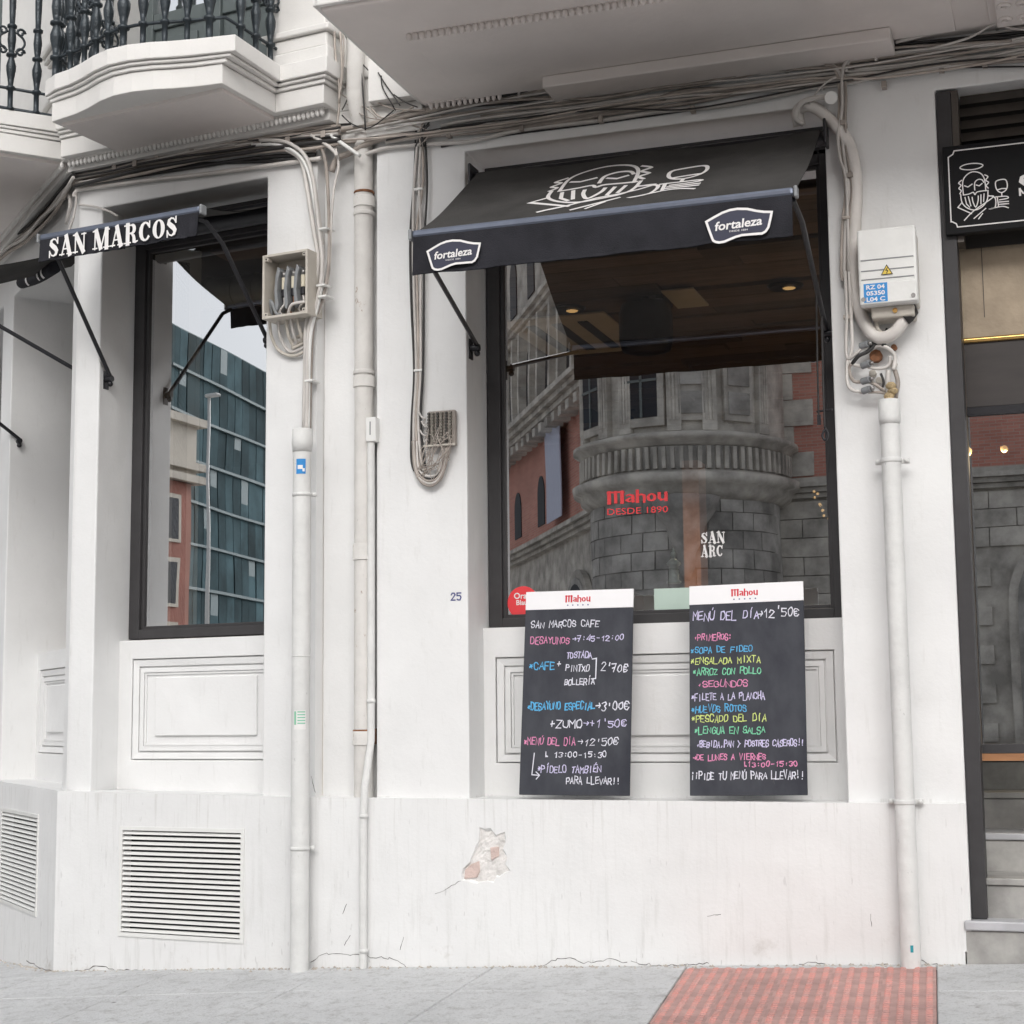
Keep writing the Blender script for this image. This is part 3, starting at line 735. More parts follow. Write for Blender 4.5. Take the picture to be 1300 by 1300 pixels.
# windows
def window(fr, u0, u1, z0, z1, glass, label, d=-0.33):
    fw = 0.062; m1 = MB()
    m1.box(u0, u0 + fw, d - .05, d + .03, z0, z1); m1.box(u1 - fw, u1, d - .05, d + .03, z0, z1)
    m1.box(u0 + fw, u1 - fw, d - .05, d + .03, z0, z0 + .045); m1.box(u0 + fw, u1 - fw, d - .05, d + .03, z1 - fw, z1)
    # inner stepped bead
    b = 0.016; a0, a1, c0, c1 = u0 + fw, u1 - fw, z0 + .045, z1 - fw
    m2 = MB(); m2.box(a0, a0 + b, d - .03, d + .012, c0, c1); m2.box(a1 - b, a1, d - .03, d + .012, c0, c1); m2.box(a0 + b, a1 - b, d - .03, d + .012, c0, c0 + b); m2.box(a0 + b, a1 - b, d - .03, d + .012, c1 - b, c1)
    m3 = MB(); m3.face([(a0 + b, d, c0 + b), (a1 - b, d, c0 + b), (a1 - b, d, c1 - b), (a0 + b, d, c1 - b)])
    t = lambda q: wm(fr, q) if fr is not M else q
    w = part('window_frame', t(m1), FRAME, bld, label=label, bev=0.003)
    part('glazing_bead', t(m2), FRAME, w, bev=0.002)
    pane = part('pane', t(m3), glass, w)
    return w, pane
win_m, pane_m = window(M, -0.700, 0.882, 1.388, 3.40, GLASS, 'wide dark metal shop window frame on the street front')
win_s, pane_s = window(S, -1.312, -0.337, 1.398, 3.42, GLASS_S, 'narrow dark metal window frame in the turned bay')
win_t, pane_t = window(T, -1.49, -0.12, 1.40, 3.36, GLASS_S, 'dark metal window frame round the corner', d=-0.60)
win_t2, pane_t2 = window(T, -4.15, -1.80, 1.40, 3.36, GLASS_S, 'dark metal window frame at the far left', d=-0.60)
for fr, u0, u1 in ((M, -0.704, 0.884), (S, -1.315, -0.335)):
    m1 = MB(); m1.box(u0 + .002, u1 - .002, -0.41, -0.30, 3.38, ZT + .02 if fr is not T else 3.44)
    part('window_head', wm(fr, m1) if fr is not M else m1, FRAME, bld)

# dark rooms behind the glass
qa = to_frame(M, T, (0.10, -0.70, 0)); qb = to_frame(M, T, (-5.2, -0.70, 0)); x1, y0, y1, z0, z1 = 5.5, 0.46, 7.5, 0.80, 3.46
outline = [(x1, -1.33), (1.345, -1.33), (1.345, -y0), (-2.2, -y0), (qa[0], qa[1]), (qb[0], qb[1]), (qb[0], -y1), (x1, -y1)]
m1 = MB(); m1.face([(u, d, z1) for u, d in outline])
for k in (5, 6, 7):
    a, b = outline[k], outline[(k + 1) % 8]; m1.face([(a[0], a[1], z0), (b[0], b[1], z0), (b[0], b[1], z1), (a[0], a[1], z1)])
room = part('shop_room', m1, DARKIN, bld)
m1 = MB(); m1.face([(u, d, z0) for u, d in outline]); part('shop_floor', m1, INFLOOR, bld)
# plank ceiling of the shop
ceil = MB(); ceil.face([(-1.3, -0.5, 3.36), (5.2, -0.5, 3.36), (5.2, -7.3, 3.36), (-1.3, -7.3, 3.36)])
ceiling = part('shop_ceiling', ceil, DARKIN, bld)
random.seed(3)
for j in range(34):
    y = 0.55 + j * 0.195; x = -2.6 + random.random() * 1.4
    while x < 3.4:
        L_ = random.choice((1.2, 1.5, 1.8)); x2 = min(x + L_, 3.6)
        m1 = MB(); h = random.choice((3.335, 3.325, 3.315)); m1.box(x + .004, x2 - .004, -(y + .185), -y, h, 3.355)
        part('ceiling_plank', m1, PLANK, ceiling); x = x2

# stairs, vestibule and glazed door
stair = MB(); stair.box(1.312, 3.2, -0.12, -0.002, -0.4, 0.178)
st = part('entrance_step', stair, MARBLE, bld, bev=0.004)
m1 = MB(); m1.box(1.310, 3.2, -0.14, 0.012, 0.180, 0.216); part('tread', m1, MARBLE_L, st, bev=0.006)
zz = [0.216, 0.366, 0.516, 0.666, 0.812]; dd = [-0.10, -0.39, -0.68, -0.97, -1.26]
for k in range(4):
    za, zb = zz[k], zz[k + 1]; da, db = dd[k], dd[k + 1]
    m1 = MB(); m1.box(1.30, 3.2, db - .35, da, za - .2, zb - .028); s_ = part('entrance_step', m1, MARBLE, bld, bev=0.003)
    for a, b in ((1.30, 1.56), (1.56, 2.1), (2.1, 3.2)):
        m1 = MB(); m1.box(a + .001, b - .001, db - .35 if k == 3 else db + .0, da + .012, zb - .026, zb); part('tread', m1, MARBLE_L if k % 2 else MARBLE, s_, bev=0.004)
m1 = MB(); m1.face([(1.302, -0.1, 0.2), (1.302, -1.75, 0.2), (1.302, -1.75, 3.45), (1.302, -0.1, 3.45)]); part('vestibule_wall', m1, WHITE, bld)
m1 = MB(); m1.face([(3.0, -0.1, 0.2), (3.0, -1.75, 0.2), (3.0, -1.75, 3.45), (3.0, -0.1, 3.45)]); part('vestibule_wall', m1, WHITE, bld)
# dark jamb post
m1 = MB(); m1.box(1.335, 1.392, -0.17, -0.045, 0.217, 3.49); part('door_jamb', m1, FRAME, bld, bev=0.003)
# fixed glazing over the steps: transom board, brass rail, painted dark reflection band, pane, bottom rails
door = part('door_frame', MB().box(1.392, 2.50, -0.225, -0.175, 0.838, 0.872), FRAME, bld, label='dark framed glass over the marble steps')
part('bottom_rail', MB().box(1.392, 2.5, -0.222, -0.178, 0.808, 0.836), ORANGEWOOD, door)
part('transom_board', MB().box(1.392, 2.5, -0.23, -0.20, 2.50, 2.90), TAN, door)
part('transom_joint', MB().box(1.476, 1.479, -0.1995, -0.198, 2.58, 2.90), SHUTTER, door)
part('brass_rail', MB().tube([(1.392, -0.185, 2.487), (2.5, -0.185, 2.487)], 0.011, 12), BRASS, door)
part('dark_reflection_band', MB().box(1.392, 2.5, -0.20, -0.19, 2.215, 2.476), mat('dark_brown_reflection', (0.035, 0.028, 0.026), 0.5, var=0.3, vscale=4, stretch=(1, 1, 6)), door)  # opaque strip coloured as the dark reflection and dim interior in the glass
part('dark_reflection_edge', MB().box(1.392, 2.5, -0.20, -0.186, 2.18, 2.213), BLACKMETAL, door)  # black line closing the painted reflection band, no real part
part('pane', MB().face([(1.392, -0.205, 0.872), (2.5, -0.205, 0.872), (2.5, -0.205, 2.476), (1.392, -0.205, 2.476)]), GLASS, door)
# shutter box slats above the shop sign
sh = part('shutter_frame', MB().box(1.394, 1.42, -0.16, -0.05, 2.86, 3.49), SHUTTER, bld)
m1 = MB(); m1.box(1.42, 2.5, -0.168, -0.16, 2.86, 3.49); part('shutter_back', m1, DARKIN, sh)
for k in range(5):
    z = 3.245 + k * 0.052
    m1 = MB(); m1.plate([(1.421, z), (2.5, z), (2.5, z + .045), (1.421, z + .045)], -0.155, -0.15)
    m1.v = [(u, d + (0.03 if abs(zv - z) < 1e-6 else 0.0), zv) for u, d, zv in m1.v]
    part('slat', m1, SHUTTER, sh)

# ventilation grilles
def grille(fr, u0, u1, z0, z1, n, label):
    m1 = MB(); g = 0.018
    ring(m1, u0 - g, u1 + g, z0 - g, z1 + g, g, 0.0, 0.006)
    fr_o = part('vent_grille', wm(fr, m1), BOXW, bld, label=label)
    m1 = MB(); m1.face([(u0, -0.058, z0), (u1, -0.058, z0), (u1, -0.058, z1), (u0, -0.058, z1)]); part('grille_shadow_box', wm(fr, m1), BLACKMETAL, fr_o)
    p = (z1 - z0) / n
    for k in range(n):
        z = z0 + p * (k + 0.22)
        m1 = MB(); i = 0
        m1.plate([(u0, z), (u1, z), (u1, z + p * .55), (u0, z + p * .55)], -0.004, 0.002)
        m1.v = [(u, d + (0.004 if abs(zv - z) < 1e-6 else -0.008), zv) for u, d, zv in m1.v]
        part('slat', wm(fr, m1), BOXW, fr_o)
grille(S, -1.072, -0.408, 0.040, 0.50, 20, 'square white louvred vent grille under the bay window')
grille(T, -1.172, -0.372, 0.075, 0.53, 20, 'white louvred vent grille round the corner')

# patch of broken render with a crack
raw = [(587, 1118), (586, 1110), (588, 1103), (592, 1098), (596, 1094), (599, 1087), (602, 1082), (604, 1075), (607, 1068), (608, 1058), (609, 1050), (615, 1052), (622, 1051), (626, 1056), (630, 1060), (635, 1058), (640, 1056), (642, 1063), (641, 1070), (638, 1078), (642, 1083), (644, 1090), (643, 1098), (648, 1106), (641, 1109), (634, 1114), (630, 1113), (626, 1121), (619, 1119), (612, 1120), (606, 1122), (600, 1121), (593, 1119)]
random.seed(4)
patch = [(at(M, x + random.uniform(-.8, .8), y + random.uniform(-.8, .8))[0], at(M, x, y)[2]) for x, y in raw]
HOLE = (at(M, 580, 1090)[0], at(M, 655, 1090)[0], at(M, 620, 1127)[2], at(M, 620, 1044)[2])
from mathutils.geometry import tessellate_polygon
rect = [(HOLE[0], HOLE[2]), (HOLE[1], HOLE[2]), (HOLE[1], HOLE[3]), (HOLE[0], HOLE[3])]
tri = tessellate_polygon([[Vector((a, b, 0)) for a, b in rect], [Vector((a, b, 0)) for a, b in patch]])
allp = rect + patch; m1 = MB(); m1.v = [(a, 0.0, b) for a, b in allp]; m1.f = [tuple(t) for t in tri]; m1.smooth = [False] * len(m1.f)
n0 = len(m1.v); cu_p = sum(a for a, b in patch) / len(patch); cz_p = sum(b for a, b in patch) / len(patch)
m1.v += [(cu_p + (a - cu_p) * random.uniform(.88, .97), -0.012, cz_p + (b - cz_p) * random.uniform(.88, .97)) for a, b in patch]
for k in range(len(patch)):
    q = (k + 1) % len(patch); m1.f.append((4 + k, 4 + q, n0 + q, n0 + k)); m1.smooth.append(False)
pt = part('broken_render_patch', m1, WHITE, bld, label='hole in the render showing pinkish brick')
m1 = MB(); G_ = 26
for jj in range(G_ + 1):
    for ii in range(G_ + 1):
        a = HOLE[0] + (HOLE[1] - HOLE[0]) * ii / G_; b = HOLE[2] + (HOLE[3] - HOLE[2]) * jj / G_
        m1.v.append((a, -.009 + random.uniform(-.0018, .0018) + .004 * math.sin(a * 60) * math.sin(b * 45), b))
for jj in range(G_):
    for ii in range(G_):
        k = jj * (G_ + 1) + ii; m1.f.append((k, k + 1, k + G_ + 2, k + G_ + 1)); m1.smooth.append(False)
part('mortar_bed', m1, MORTAR, pt)
for poly in (((589, 1116), (590, 1104), (598, 1097), (608, 1093), (609, 1106), (605, 1114)), ((622, 1076), (632, 1075), (633, 1087), (623, 1092))):
    bk = [(at(M, x, y)[0], at(M, x, y)[2]) for x, y in poly]; part('exposed_brick', MB().plate(bk, -.03, -.003), BRICKPATCH, pt, bev=.002)
CRACK = mat('crack_shadow_gap', (0.10, 0.09, 0.085), 0.95)
EDGE = mat('render_edge', (0.74, 0.73, 0.71), 0.8, var=0.1, vscale=60)
def crack(px_pts, w, d=0.0016, jit=0.9, parent=None, fr=M):
    pts = []
    for i in range(len(px_pts) - 1):
        (xa, ya), (xb, yb) = px_pts[i], px_pts[i + 1]; n = max(2, int(math.hypot(xb - xa, yb - ya) / 4))
        for k in range(n):
            t = k / n; q = at(fr, xa + (xb - xa) * t + random.uniform(-jit, jit), ya + (yb - ya) * t + random.uniform(-jit, jit)); pts.append((q[0], q[2]))
    m1 = MB(); m1.ribbon(pts, [w * random.uniform(.35, 1.0) for _ in pts], lambda a, b: (a, d, b))
    part('crack', wm(fr, m1) if fr is not M else m1, CRACK, parent or bld, fix=False)
crack([(586, 1118), (570, 1127), (549, 1137)], 0.0022)
for p in (((684, 1228), (700, 1219), (722, 1216), (742, 1222), (775, 1218), (800, 1223)), ((1165, 1217), (1180, 1224), (1208, 1226)), ((396, 1221), (410, 1211), (440, 1211), (470, 1215), (500, 1217), (520, 1229)),
          ((1015, 1224), (1030, 1221), (1052, 1225)), ((560, 1233), (600, 1231), (670, 1232)), ((800, 1221), (840, 1226), (905, 1222)), ((1060, 1227), (1110, 1226), (1132, 1222)), ((655, 1232), (690, 1231))):
    crack(list(p), 0.0030, 0.0015, 1.6)
for p in (((435, 1160), (442, 1143)), ((437, 1200), (447, 1183)), ((508, 1206), (514, 1186)), ((898, 1163), (920, 1160)), ((980, 985), (985, 1000)), ((1105, 1160), (1107, 1180)), ((395, 985), (401, 1010))):
    crack(list(p), 0.003, 0.0012, .5)
for p in (((35, 1220), (50, 1228), (75, 1235), (110, 1231), (122, 1225), (150, 1232)), ((150, 1231), (230, 1234), (330, 1235))):
    crack(list(p), 0.005, 0.0015, 1.5, None, S)

# ------------------------------------------------------------------ cornices, soffits, balconies
def eggs(fr, a, b, d, z, n, parent, name='egg_moulding', r=0.016, mt_=None):
    m1 = MB()
    for k in range(n):
        t = (k + .5) / n; u = a[0] + (b[0] - a[0]) * t; dd_ = a[1] + (b[1] - a[1]) * t
        m1.lathe((u, dd_, z), [(r * .35, -r * 1.3), (r * .9, -r * .5), (r, r * .4), (r * .8, r * 1.3)], 7)
    m1.tube([(a[0], a[1] + .001, z + r * 1.7), (b[0], b[1] + .001, z + r * 1.7)], r * .55, 6)
    o = part(name, wm(fr, m1) if fr is not M else m1, mt_ or TRIM, parent); o['kind'] = 'stuff'; return o
# main slab overhead
slab_m = MB(); slab_m.box(-0.885, 6.5, -0.10, 1.05, 3.72, 3.92)
slabp = part('overhanging_slab', slab_m, SOFFIT, bld, bev=0.01, label='deep grey underside of the floor slab above the awning')
m1 = MB(); m1.box(-0.90, 6.5, 1.05, 1.075, 3.735, 4.0); m1.box(-0.91, -0.885, -0.05, 1.075, 3.735, 4.0); part('slab_fascia', m1, TRIM, slabp, bev=0.006)
m1 = MB(); m1.box(-0.66, 1.43, 0.02, 0.70, 3.708, 3.722); part('soffit_panel', m1, SOFFIT, slabp, bev=0.004)
eggs(M, (-0.66, 0.735), (1.45, 0.735), 0, 3.704, 74, slabp, r=0.0125, mt_=SOFFIT)
eggs(M, (-0.85, 0.02), (-0.50, 0.02), 0, 3.700, 13, slabp, r=0.010, mt_=SOFFIT)
m1 = MB(); m1.box(-0.27, 1.185, -0.02, 0.165, 3.655, 3.707); part('cable_tray_cover', m1, SOFFIT, slabp, bev=0.006)
m1 = MB()
for k, (w_, z_) in enumerate(((0.30, 3.706), (0.24, 3.680))): m1.box(1.71 - w_ / 2, 1.71 + w_ / 2, 0.06, 0.40 - k * .05, z_, z_ + .026)
cb = part('scroll_bracket', m1, SOFFIT, bld, bev=0.006)
for k in range(3):
    for q in range(2):
        u_, d_ = 1.62 + k * .07, 0.14 + q * .13
        part('bracket_carving', MB().tube([(u_ + .026 * math.cos(t * .9) * (1 - t * .11), d_ + .032 * math.sin(t * .9) * (1 - t * .11), 3.676) for t in range(8)], 0.008, 6), SOFFIT, cb)

def moulded_slab(fr, outline, z0, steps, parent, name, mt=TRIM, bev=0.004):
    """outline in (u, d) open at the wall, offset outwards for each (out, za, zb)"""
    root = None
    for k, (o_, za, zb) in enumerate(steps):
        P = []
        n = len(outline)
        for i, (u, d) in enumerate(outline):
            a = outline[max(i - 1, 0)]; b = outline[min(i + 1, n - 1)]
            t = Vector((b[0] - a[0], b[1] - a[1])).normalized(); nn = Vector((-t.y, t.x))
            # miter
            if 0 < i < n - 1:
                t1 = Vector((u - a[0], d - a[1])).normalized(); n1 = Vector((-t1.y, t1.x)); m_ = 1 / max(.5, nn.dot(n1))
            else: m_ = 1
            P.append((u + nn.x * o_ * m_, (d + nn.y * o_ * m_) if 0 < i < n - 1 else d))
        m1 = MB(); m1.prism(P, za, zb)
        q = wm(fr, m1) if fr is not M else m1
        if root is None: root = part(name, q, mt, parent, bev=bev)
        else: part('edge_moulding', q, mt, root, bev=bev)
    return root
PROF = [(0.0, 3.752, 3.842), (0.012, 3.844, 3.862), (0.026, 3.864, 3.878), (0.040, 3.880, 3.955)]
front = [(-1.165, -0.1), (-1.165, 0.49), (-1.10, 0.50), (-1.0, 0.515), (-0.9, 0.545), (-0.8, 0.585), (-0.7, 0.61), (-0.6, 0.608), (-0.5, 0.585), (-0.42, 0.555), (-0.32, 0.525), (-0.19, 0.50), (-0.19, -0.1)]
balc_s = moulded_slab(S, front, 3.75, PROF, bld, 'balcony_slab')
balc_s['label'] = 'bowed balcony slab over the turned bay'
bt = [(-3.2, -0.1), (-3.2, 0.55), (0.035, 0.55), (0.035, -0.1)]
balc_t = moulded_slab(T, bt, 3.75, PROF, bld, 'balcony_slab')
balc_t['label'] = 'straight balcony slab round the corner'
m1 = MB(); m1.box(-1.13, -0.22, -0.02, 0.46, 3.735, 3.752); part('slab_soffit', wm(S, m1), SOFFIT, balc_s)
m1 = MB(); m1.box(-3.1, 0.0, -0.02, 0.5, 3.735, 3.752); part('slab_soffit', wm(T, m1), SOFFIT, balc_t)
# string course joining the balconies
m1 = MB()
for (o_, za, zb) in PROF: m1.box(-0.19, 0.075 + o_, -0.1, 0.10 + o_, za, zb)
part('string_course', wm(S, m1), TRIM, bld, bev=0.004)
m1 = MB()
for (o_, za, zb) in PROF: m1.box(-1.46, -1.165, -0.1, 0.10 + o_, za, zb)
part('string_course', wm(S, m1), TRIM, bld, bev=0.004)
m1 = MB(); m1.box(-1.40, -1.141, -0.2, -0.03, 3.76, 3.95); part('string_course', m1, TRIM, bld, bev=0.004)
m1 = MB(); m1.box(-1.14, -0.86, -0.2, 0.03, 3.76, 3.95); part('string_course', m1, TRIM, bld, bev=0.004)
# soffit fillet and eggs under it
m1 = MB(); m1.box(-1.47, 0.06, -0.1, 0.03, 3.70, 3.752); part('cornice_fillet', wm(S, m1), TRIM, bld)
eggs(S, (-1.45, 0.055), (0.05, 0.055), 0, 3.728, 60, bld, r=0.0125)
m1 = MB(); m1.box(-5, 0.0, -0.1, 0.03, 3.70, 3.752); part('cornice_fillet', wm(T, m1), TRIM, bld)
eggs(T, (-3.0, 0.055), (0.03, 0.055), 0, 3.728, 100, bld, r=0.0125)
m1 = MB(); m1.box(-1.37, -0.9, -0.2, -0.03, 3.62, 3.757); part('cornice_fillet', m1, TRIM, bld)
# pilaster on the upper floor between the bay and the slab
def pil(fr, u0, u1, d, label=None):
    m1 = MB()
    m1.box(u0 - .035, u1 + .035, -.05, d + .035, 3.957, 4.03); m1.box(u0 - .02, u1 + .02, -.05, d + .02, 4.032, 4.10); m1.box(u0 - .04, u1 + .04, -.05, d + .04, 4.102, 4.135)
    m1.box(u0, u1, -.05, d, 4.137, 4.34)
    m1.box(u0 - .015, u1 + .015, -.05, d + .015, 4.342, 4.36); m1.box(u0 - .03, u1 + .03, -.05, d + .03, 4.362, 4.39); m1.box(u0 - .045, u1 + .045, -.05, d + .045, 4.392, 4.43)
    m1.box(u0, u1, -.05, d, 4.432, 7.2)
    o = part('pilaster', wm(fr, m1) if fr is not M else m1, TRIM, bld, bev=0.008)
pil(S, -0.235, 0.055, 0.06)
pil(S, -1.44, -1.22, 0.05)
pil(M, -1.07, -0.95, 0.0)
pil(T, -0.30, -0.05, 0.05)
# french windows behind the rails
def french(fr, u0, u1):
    m1 = MB(); d = -0.15
    m1.box(u0, u0 + .07, d - .05, d + .02, 3.955, 6.6); m1.box(u1 - .07, u1, d - .05, d + .02, 3.955, 6.6)
    cu = (u0 + u1) / 2; m1.box(cu - .05, cu + .05, d - .05, d + .03, 3.955, 6.6)
    for a, b in ((u0 + .07, cu - .05), (cu + .05, u1 - .07)):
        m1.box(a, b, d - .05, d + .0, 3.956, 4.42); m1.box(a, b, d - .05, d + .015, 4.42, 4.50)
        m1.box(a + .05, b - .05, d, d + .012, 4.03, 4.37)
    o = part('balcony_door', wm(fr, m1), DARKGREEN, bld, bev=0.004)
    m1 = MB(); m1.face([(u0 + .07, d - .02, 4.5), (u1 - .07, d - .02, 4.5), (u1 - .07, d - .02, 6.6), (u0 + .07, d - .02, 6.6)]); part('pane', wm(fr, m1), GLASS_S, o)
    m1 = MB(); m1.face([(u0 + .07, d - .06, 4.5), (u1 - .07, d - .06, 4.5), (u1 - .07, d - .06, 6.6), (u0 + .07, d - .06, 6.6)]); part('blind', wm(fr, m1), CURTAIN, o)
french(S, -1.16, -0.28)
french(T, -3.2, -1.9)

# cast-iron railings
BPROF = [(.020, 0), (.020, .012), (.013, .02), (.013, .10), (.022, .104), (.022, .118), (.012, .124), (.016, .16), (.023, .20), (.024, .225), (.014, .262), (.013, .270), (.025, .274), (.025, .286), (.013, .292),
         (.017, .32), (.021, .36), (.017, .41), (.013, .415), (.024, .42), (.024, .432), (.013, .44), (.016, .52), (.018, .60), (.015, .70), (.022, .705), (.022, .72), (.012, .73), (.012, .95)]
def spiral(cx, cz, r, sgn, turns=1.1, n=12):
    return [(cx + sgn * r * (1 - .62 * i / n) * math.cos(turns * 2 * math.pi * i / n), cz + r * (1 - .62 * i / n) * math.sin(turns * 2 * math.pi * i / n)) for i in range(n + 1)]
def railing(fr, line, posts, label, z0=3.957, H=1.0, big=()):
    rail = thing('balcony_railing', label, 'railing', fr, (posts[0][0], posts[0][1], z0), group='cast iron balcony railings')
    m1 = MB(); m1.tube([(u, d, z0 + .11) for u, d in line], 0.008, 6); part('bottom_rail', m1, IRON, rail)
    m1 = MB(); m1.tube([(u, d, z0 + H) for u, d in line], 0.020, 8); part('hand_rail', m1, IRON, rail)
    m1 = MB(); m1.tube([(u, d, z0 + .006) for u, d in line], 0.010, 6); part('sole_plate', m1, IRON, rail)
    for k, (u, d, tx, ty) in enumerate(posts):
        s = 1.25 if k in big else 1.0
        m1 = MB(); m1.lathe((u, d, z0), [(r * s, z) for r, z in BPROF], 10); b = part('baluster', m1, IRON, rail)
        if k % 2 == 0 and k not in big:
            m2 = MB()
            for sg in (1, -1):
                for cz, rr in ((z0 + .30, .022), (z0 + .40, .022)):
                    m2.tube([(u + tx * x, d + ty * x, z) for x, z in spiral(sg * .042, cz, rr, sg)], 0.0065, 6)
                m2.tube([(u + tx * x, d + ty * x, z) for x, z in [(sg * .020, z0 + .30), (sg * .052, z0 + .325), (sg * .062, z0 + .35), (sg * .052, z0 + .375), (sg * .020, z0 + .40)]], 0.006, 6, 3)
            part('scrollwork', m2, IRON, b)
    return rail
fl = [(-1.165, 0.04), (-1.165, 0.47)] + [(u, d - .02) for u, d in front[2:11]] + [(-0.20, 0.47), (-0.20, 0.04)]
posts = []
def along(line, step, start=0.0):
    out = []; acc = start
    for i in range(len(line) - 1):
        a = Vector(line[i]); b = Vector(line[i + 1]); L_ = (b - a).length; t = (b - a).normalized()
        while acc < L_: out.append((a.x + t.x * acc, a.y + t.y * acc, t.x, t.y)); acc += step
        acc -= L_
    return out
left = along([fl[0], fl[1]], 0.115, 0.06); mid = along(fl[1:-1], 0.103, 0.0); right = along([fl[-2], fl[-1]], 0.115, 0.115)
posts = left + mid + right
railing(S, fl, posts, 'dark cast iron railing on the bowed balcony over the turned bay', big=(len(left), len(left) + len(mid) - 1, len(left) + len(mid) // 2))
tl_ = [(0.045, 0.04), (0.045, 0.56), (-3.0, 0.56)]
pT = along(tl_, 0.125, 0.03)
railing(T, tl_, pT, 'dark cast iron railing on the straight balcony at the far left', big=(0, 4))

# ------------------------------------------------------------------ awnings
def awning(name, label, fr, u0, u1, top, bar, vh, arm_pts, rl=None, cloth0=None):
    """top = (d, z) at the roller, bar = (d, z) of the front bar, vh valance height"""
    th = thing('awning', label, 'awning', fr, (u0, top[0], bar[1] - vh), group='black canvas awnings over the windows')
    n = 40; ns = 14; L_ = math.hypot(top[0] - bar[0], top[1] - bar[1])
    sx, sz = (bar[0] - top[0]) / L_, (bar[1] - top[1]) / L_; nx, nz = -sz, sx
    def S_(t, off=0.0, u=0.0):
        sag = -0.016 * math.sin(math.pi * t) + 0.004 * math.sin(9 * u + 5 * t) + 0.003 * math.sin(23 * u - 9 * t) * t
        o = sag + off
        return (top[0] + (bar[0] - top[0]) * t + nx * o, top[1] + (bar[1] - top[1]) * t + nz * o)
    w0 = u0; u0 = cloth0 if cloth0 is not None else u0
    m1 = MB()
    for off, fl_ in ((0.0015, 0), (-0.0015, 1)):
        i0 = len(m1.v)
        for j in range(ns + 1):
            for i in range(n + 1):
                u = u0 + (u1 - u0) * i / n; d, z = S_(j / ns, off, u); m1.v.append((u, d, z))
        for j in range(ns):
            for i in range(n):
                a = i0 + j * (n + 1) + i; q = (a, a + 1, a + n + 2, a + n + 1); m1.f.append(q if fl_ else tuple(reversed(q))); m1.smooth.append(True)
    part('fabric', m1, FABRIC, th, fix=False)
    m1 = MB(); w = 0.0012; nv = 60
    for off in (w, -w):
        i0 = len(m1.v)
        for j in range(5):
            for i in range(nv + 1):
                u = u0 + .006 + (u1 - u0 - .012) * i / nv; t = j / 4
                m1.v.append((u, bar[0] + .010 + off + t * (.0045 * math.sin(i * .55) + .003 * math.sin(i * 1.33 + 1) + .006 * math.exp(-(nv - i) / 5) * math.sin(i * 1.9)) + .004 * t, bar[1] - .012 - (vh - .012) * t + .002 * math.sin(i * .41) * t))
        for j in range(4):
            for i in range(nv):
                a = i0 + j * (nv + 1) + i; m1.f.append((a, a + 1, a + nv + 2, a + nv + 1)); m1.smooth.append(True)
    val = part('valance', m1, VALANCE, th, fix=False)
    hm = MB()
    for zo in (0.010,):
        i0 = len(hm.v)
        for i in range(nv + 1):
            u = u0 + .006 + (u1 - u0 - .012) * i / nv; dd_ = bar[0] + .0125 + (.0045 * math.sin(i * .55) + .003 * math.sin(i * 1.33 + 1) + .006 * math.exp(-(nv - i) / 5) * math.sin(i * 1.9)) + .004; zz_ = bar[1] - vh + .002 * math.sin(i * .41)
            hm.v += [(u, dd_ + .0006, zz_ + .013), (u, dd_ + .0022, zz_ + .001)]
        for i in range(nv): a = i0 + 2 * i; hm.f.append((a, a + 1, a + 3, a + 2)); hm.smooth.append(True)
    part('hem', hm, VALANCE, val, fix=False); u0 = w0
    m1 = MB(); m1.box(u0, u1, bar[0] - .020, bar[0] + .014, bar[1] - .018, bar[1] + .016)
    b = part('front_bar', m1, BARMETAL, th, bev=0.011)
    for u in (u0, u1):
        m1 = MB(); sg = -1 if u == u0 else 1
        m1.box(min(u, u + sg * .014), max(u, u + sg * .014), bar[0] - .024, bar[0] + .018, bar[1] - .024, bar[1] + .020); part('end_cap', m1, GREY, b, bev=0.006)
    if rl != 0:
        m1 = MB(); rr = rl or 0.035; m1.tube([(u0 - .02, top[0] - .01, top[1] - .03), (u1 + .02, top[0] - .01, top[1] - .03)], rr, 14)
        r_ = part('roller', m1, BLACKMETAL, th)
        for u in (u0 - .03, u1 + .015):
            m1 = MB(); m1.box(u, u + .012, top[0] - .06, top[0] + .05, top[1] - .07, top[1] + .035); part('roller_bracket', m1, BLACKMETAL, r_, bev=0.003)
    for pts in arm_pts:
        m1 = MB(); m1.tube(pts, 0.0105, 8, 0); a_ = part('arm', m1, BLACKMETAL, th)
        q = pts[-1]; m1 = MB(); sg = -1 if q[0] < (u0 + u1) / 2 else 1
        m1.tube([(q[0] + sg * .03, q[1], q[2] - .01), (q[0] - sg * .012, q[1], q[2] - .01)], 0.016, 8); m1.box(min(q[0] + sg * .034, q[0] + sg * .026), max(q[0] + sg * .034, q[0] + sg * .026), q[1] - .02, q[1] + .02, q[2] - .06, q[2] + .03); m1.ball((q[0], q[1], q[2] - .035), .014)
        part('arm_bracket', m1, BLACKMETAL, a_)
    return th, val, S_

TOPM, BARM = (-0.015, 3.378), (0.74, 2.888)
aw_m, val_m, S_m = awning('awning', 'wide black awning above the street window with a white line drawing of a bearded man', M, -0.630, 0.874, TOPM, BARM, 0.170,
    [[(-0.59, 0.72, 2.86), (-0.62, 0.64, 2.835), (-0.672, -0.10, 2.625)], [(0.866, 0.72, 2.865), (0.875, 0.58, 2.82), (0.856, -0.02, 2.60), (0.856, -0.12, 2.56)]])
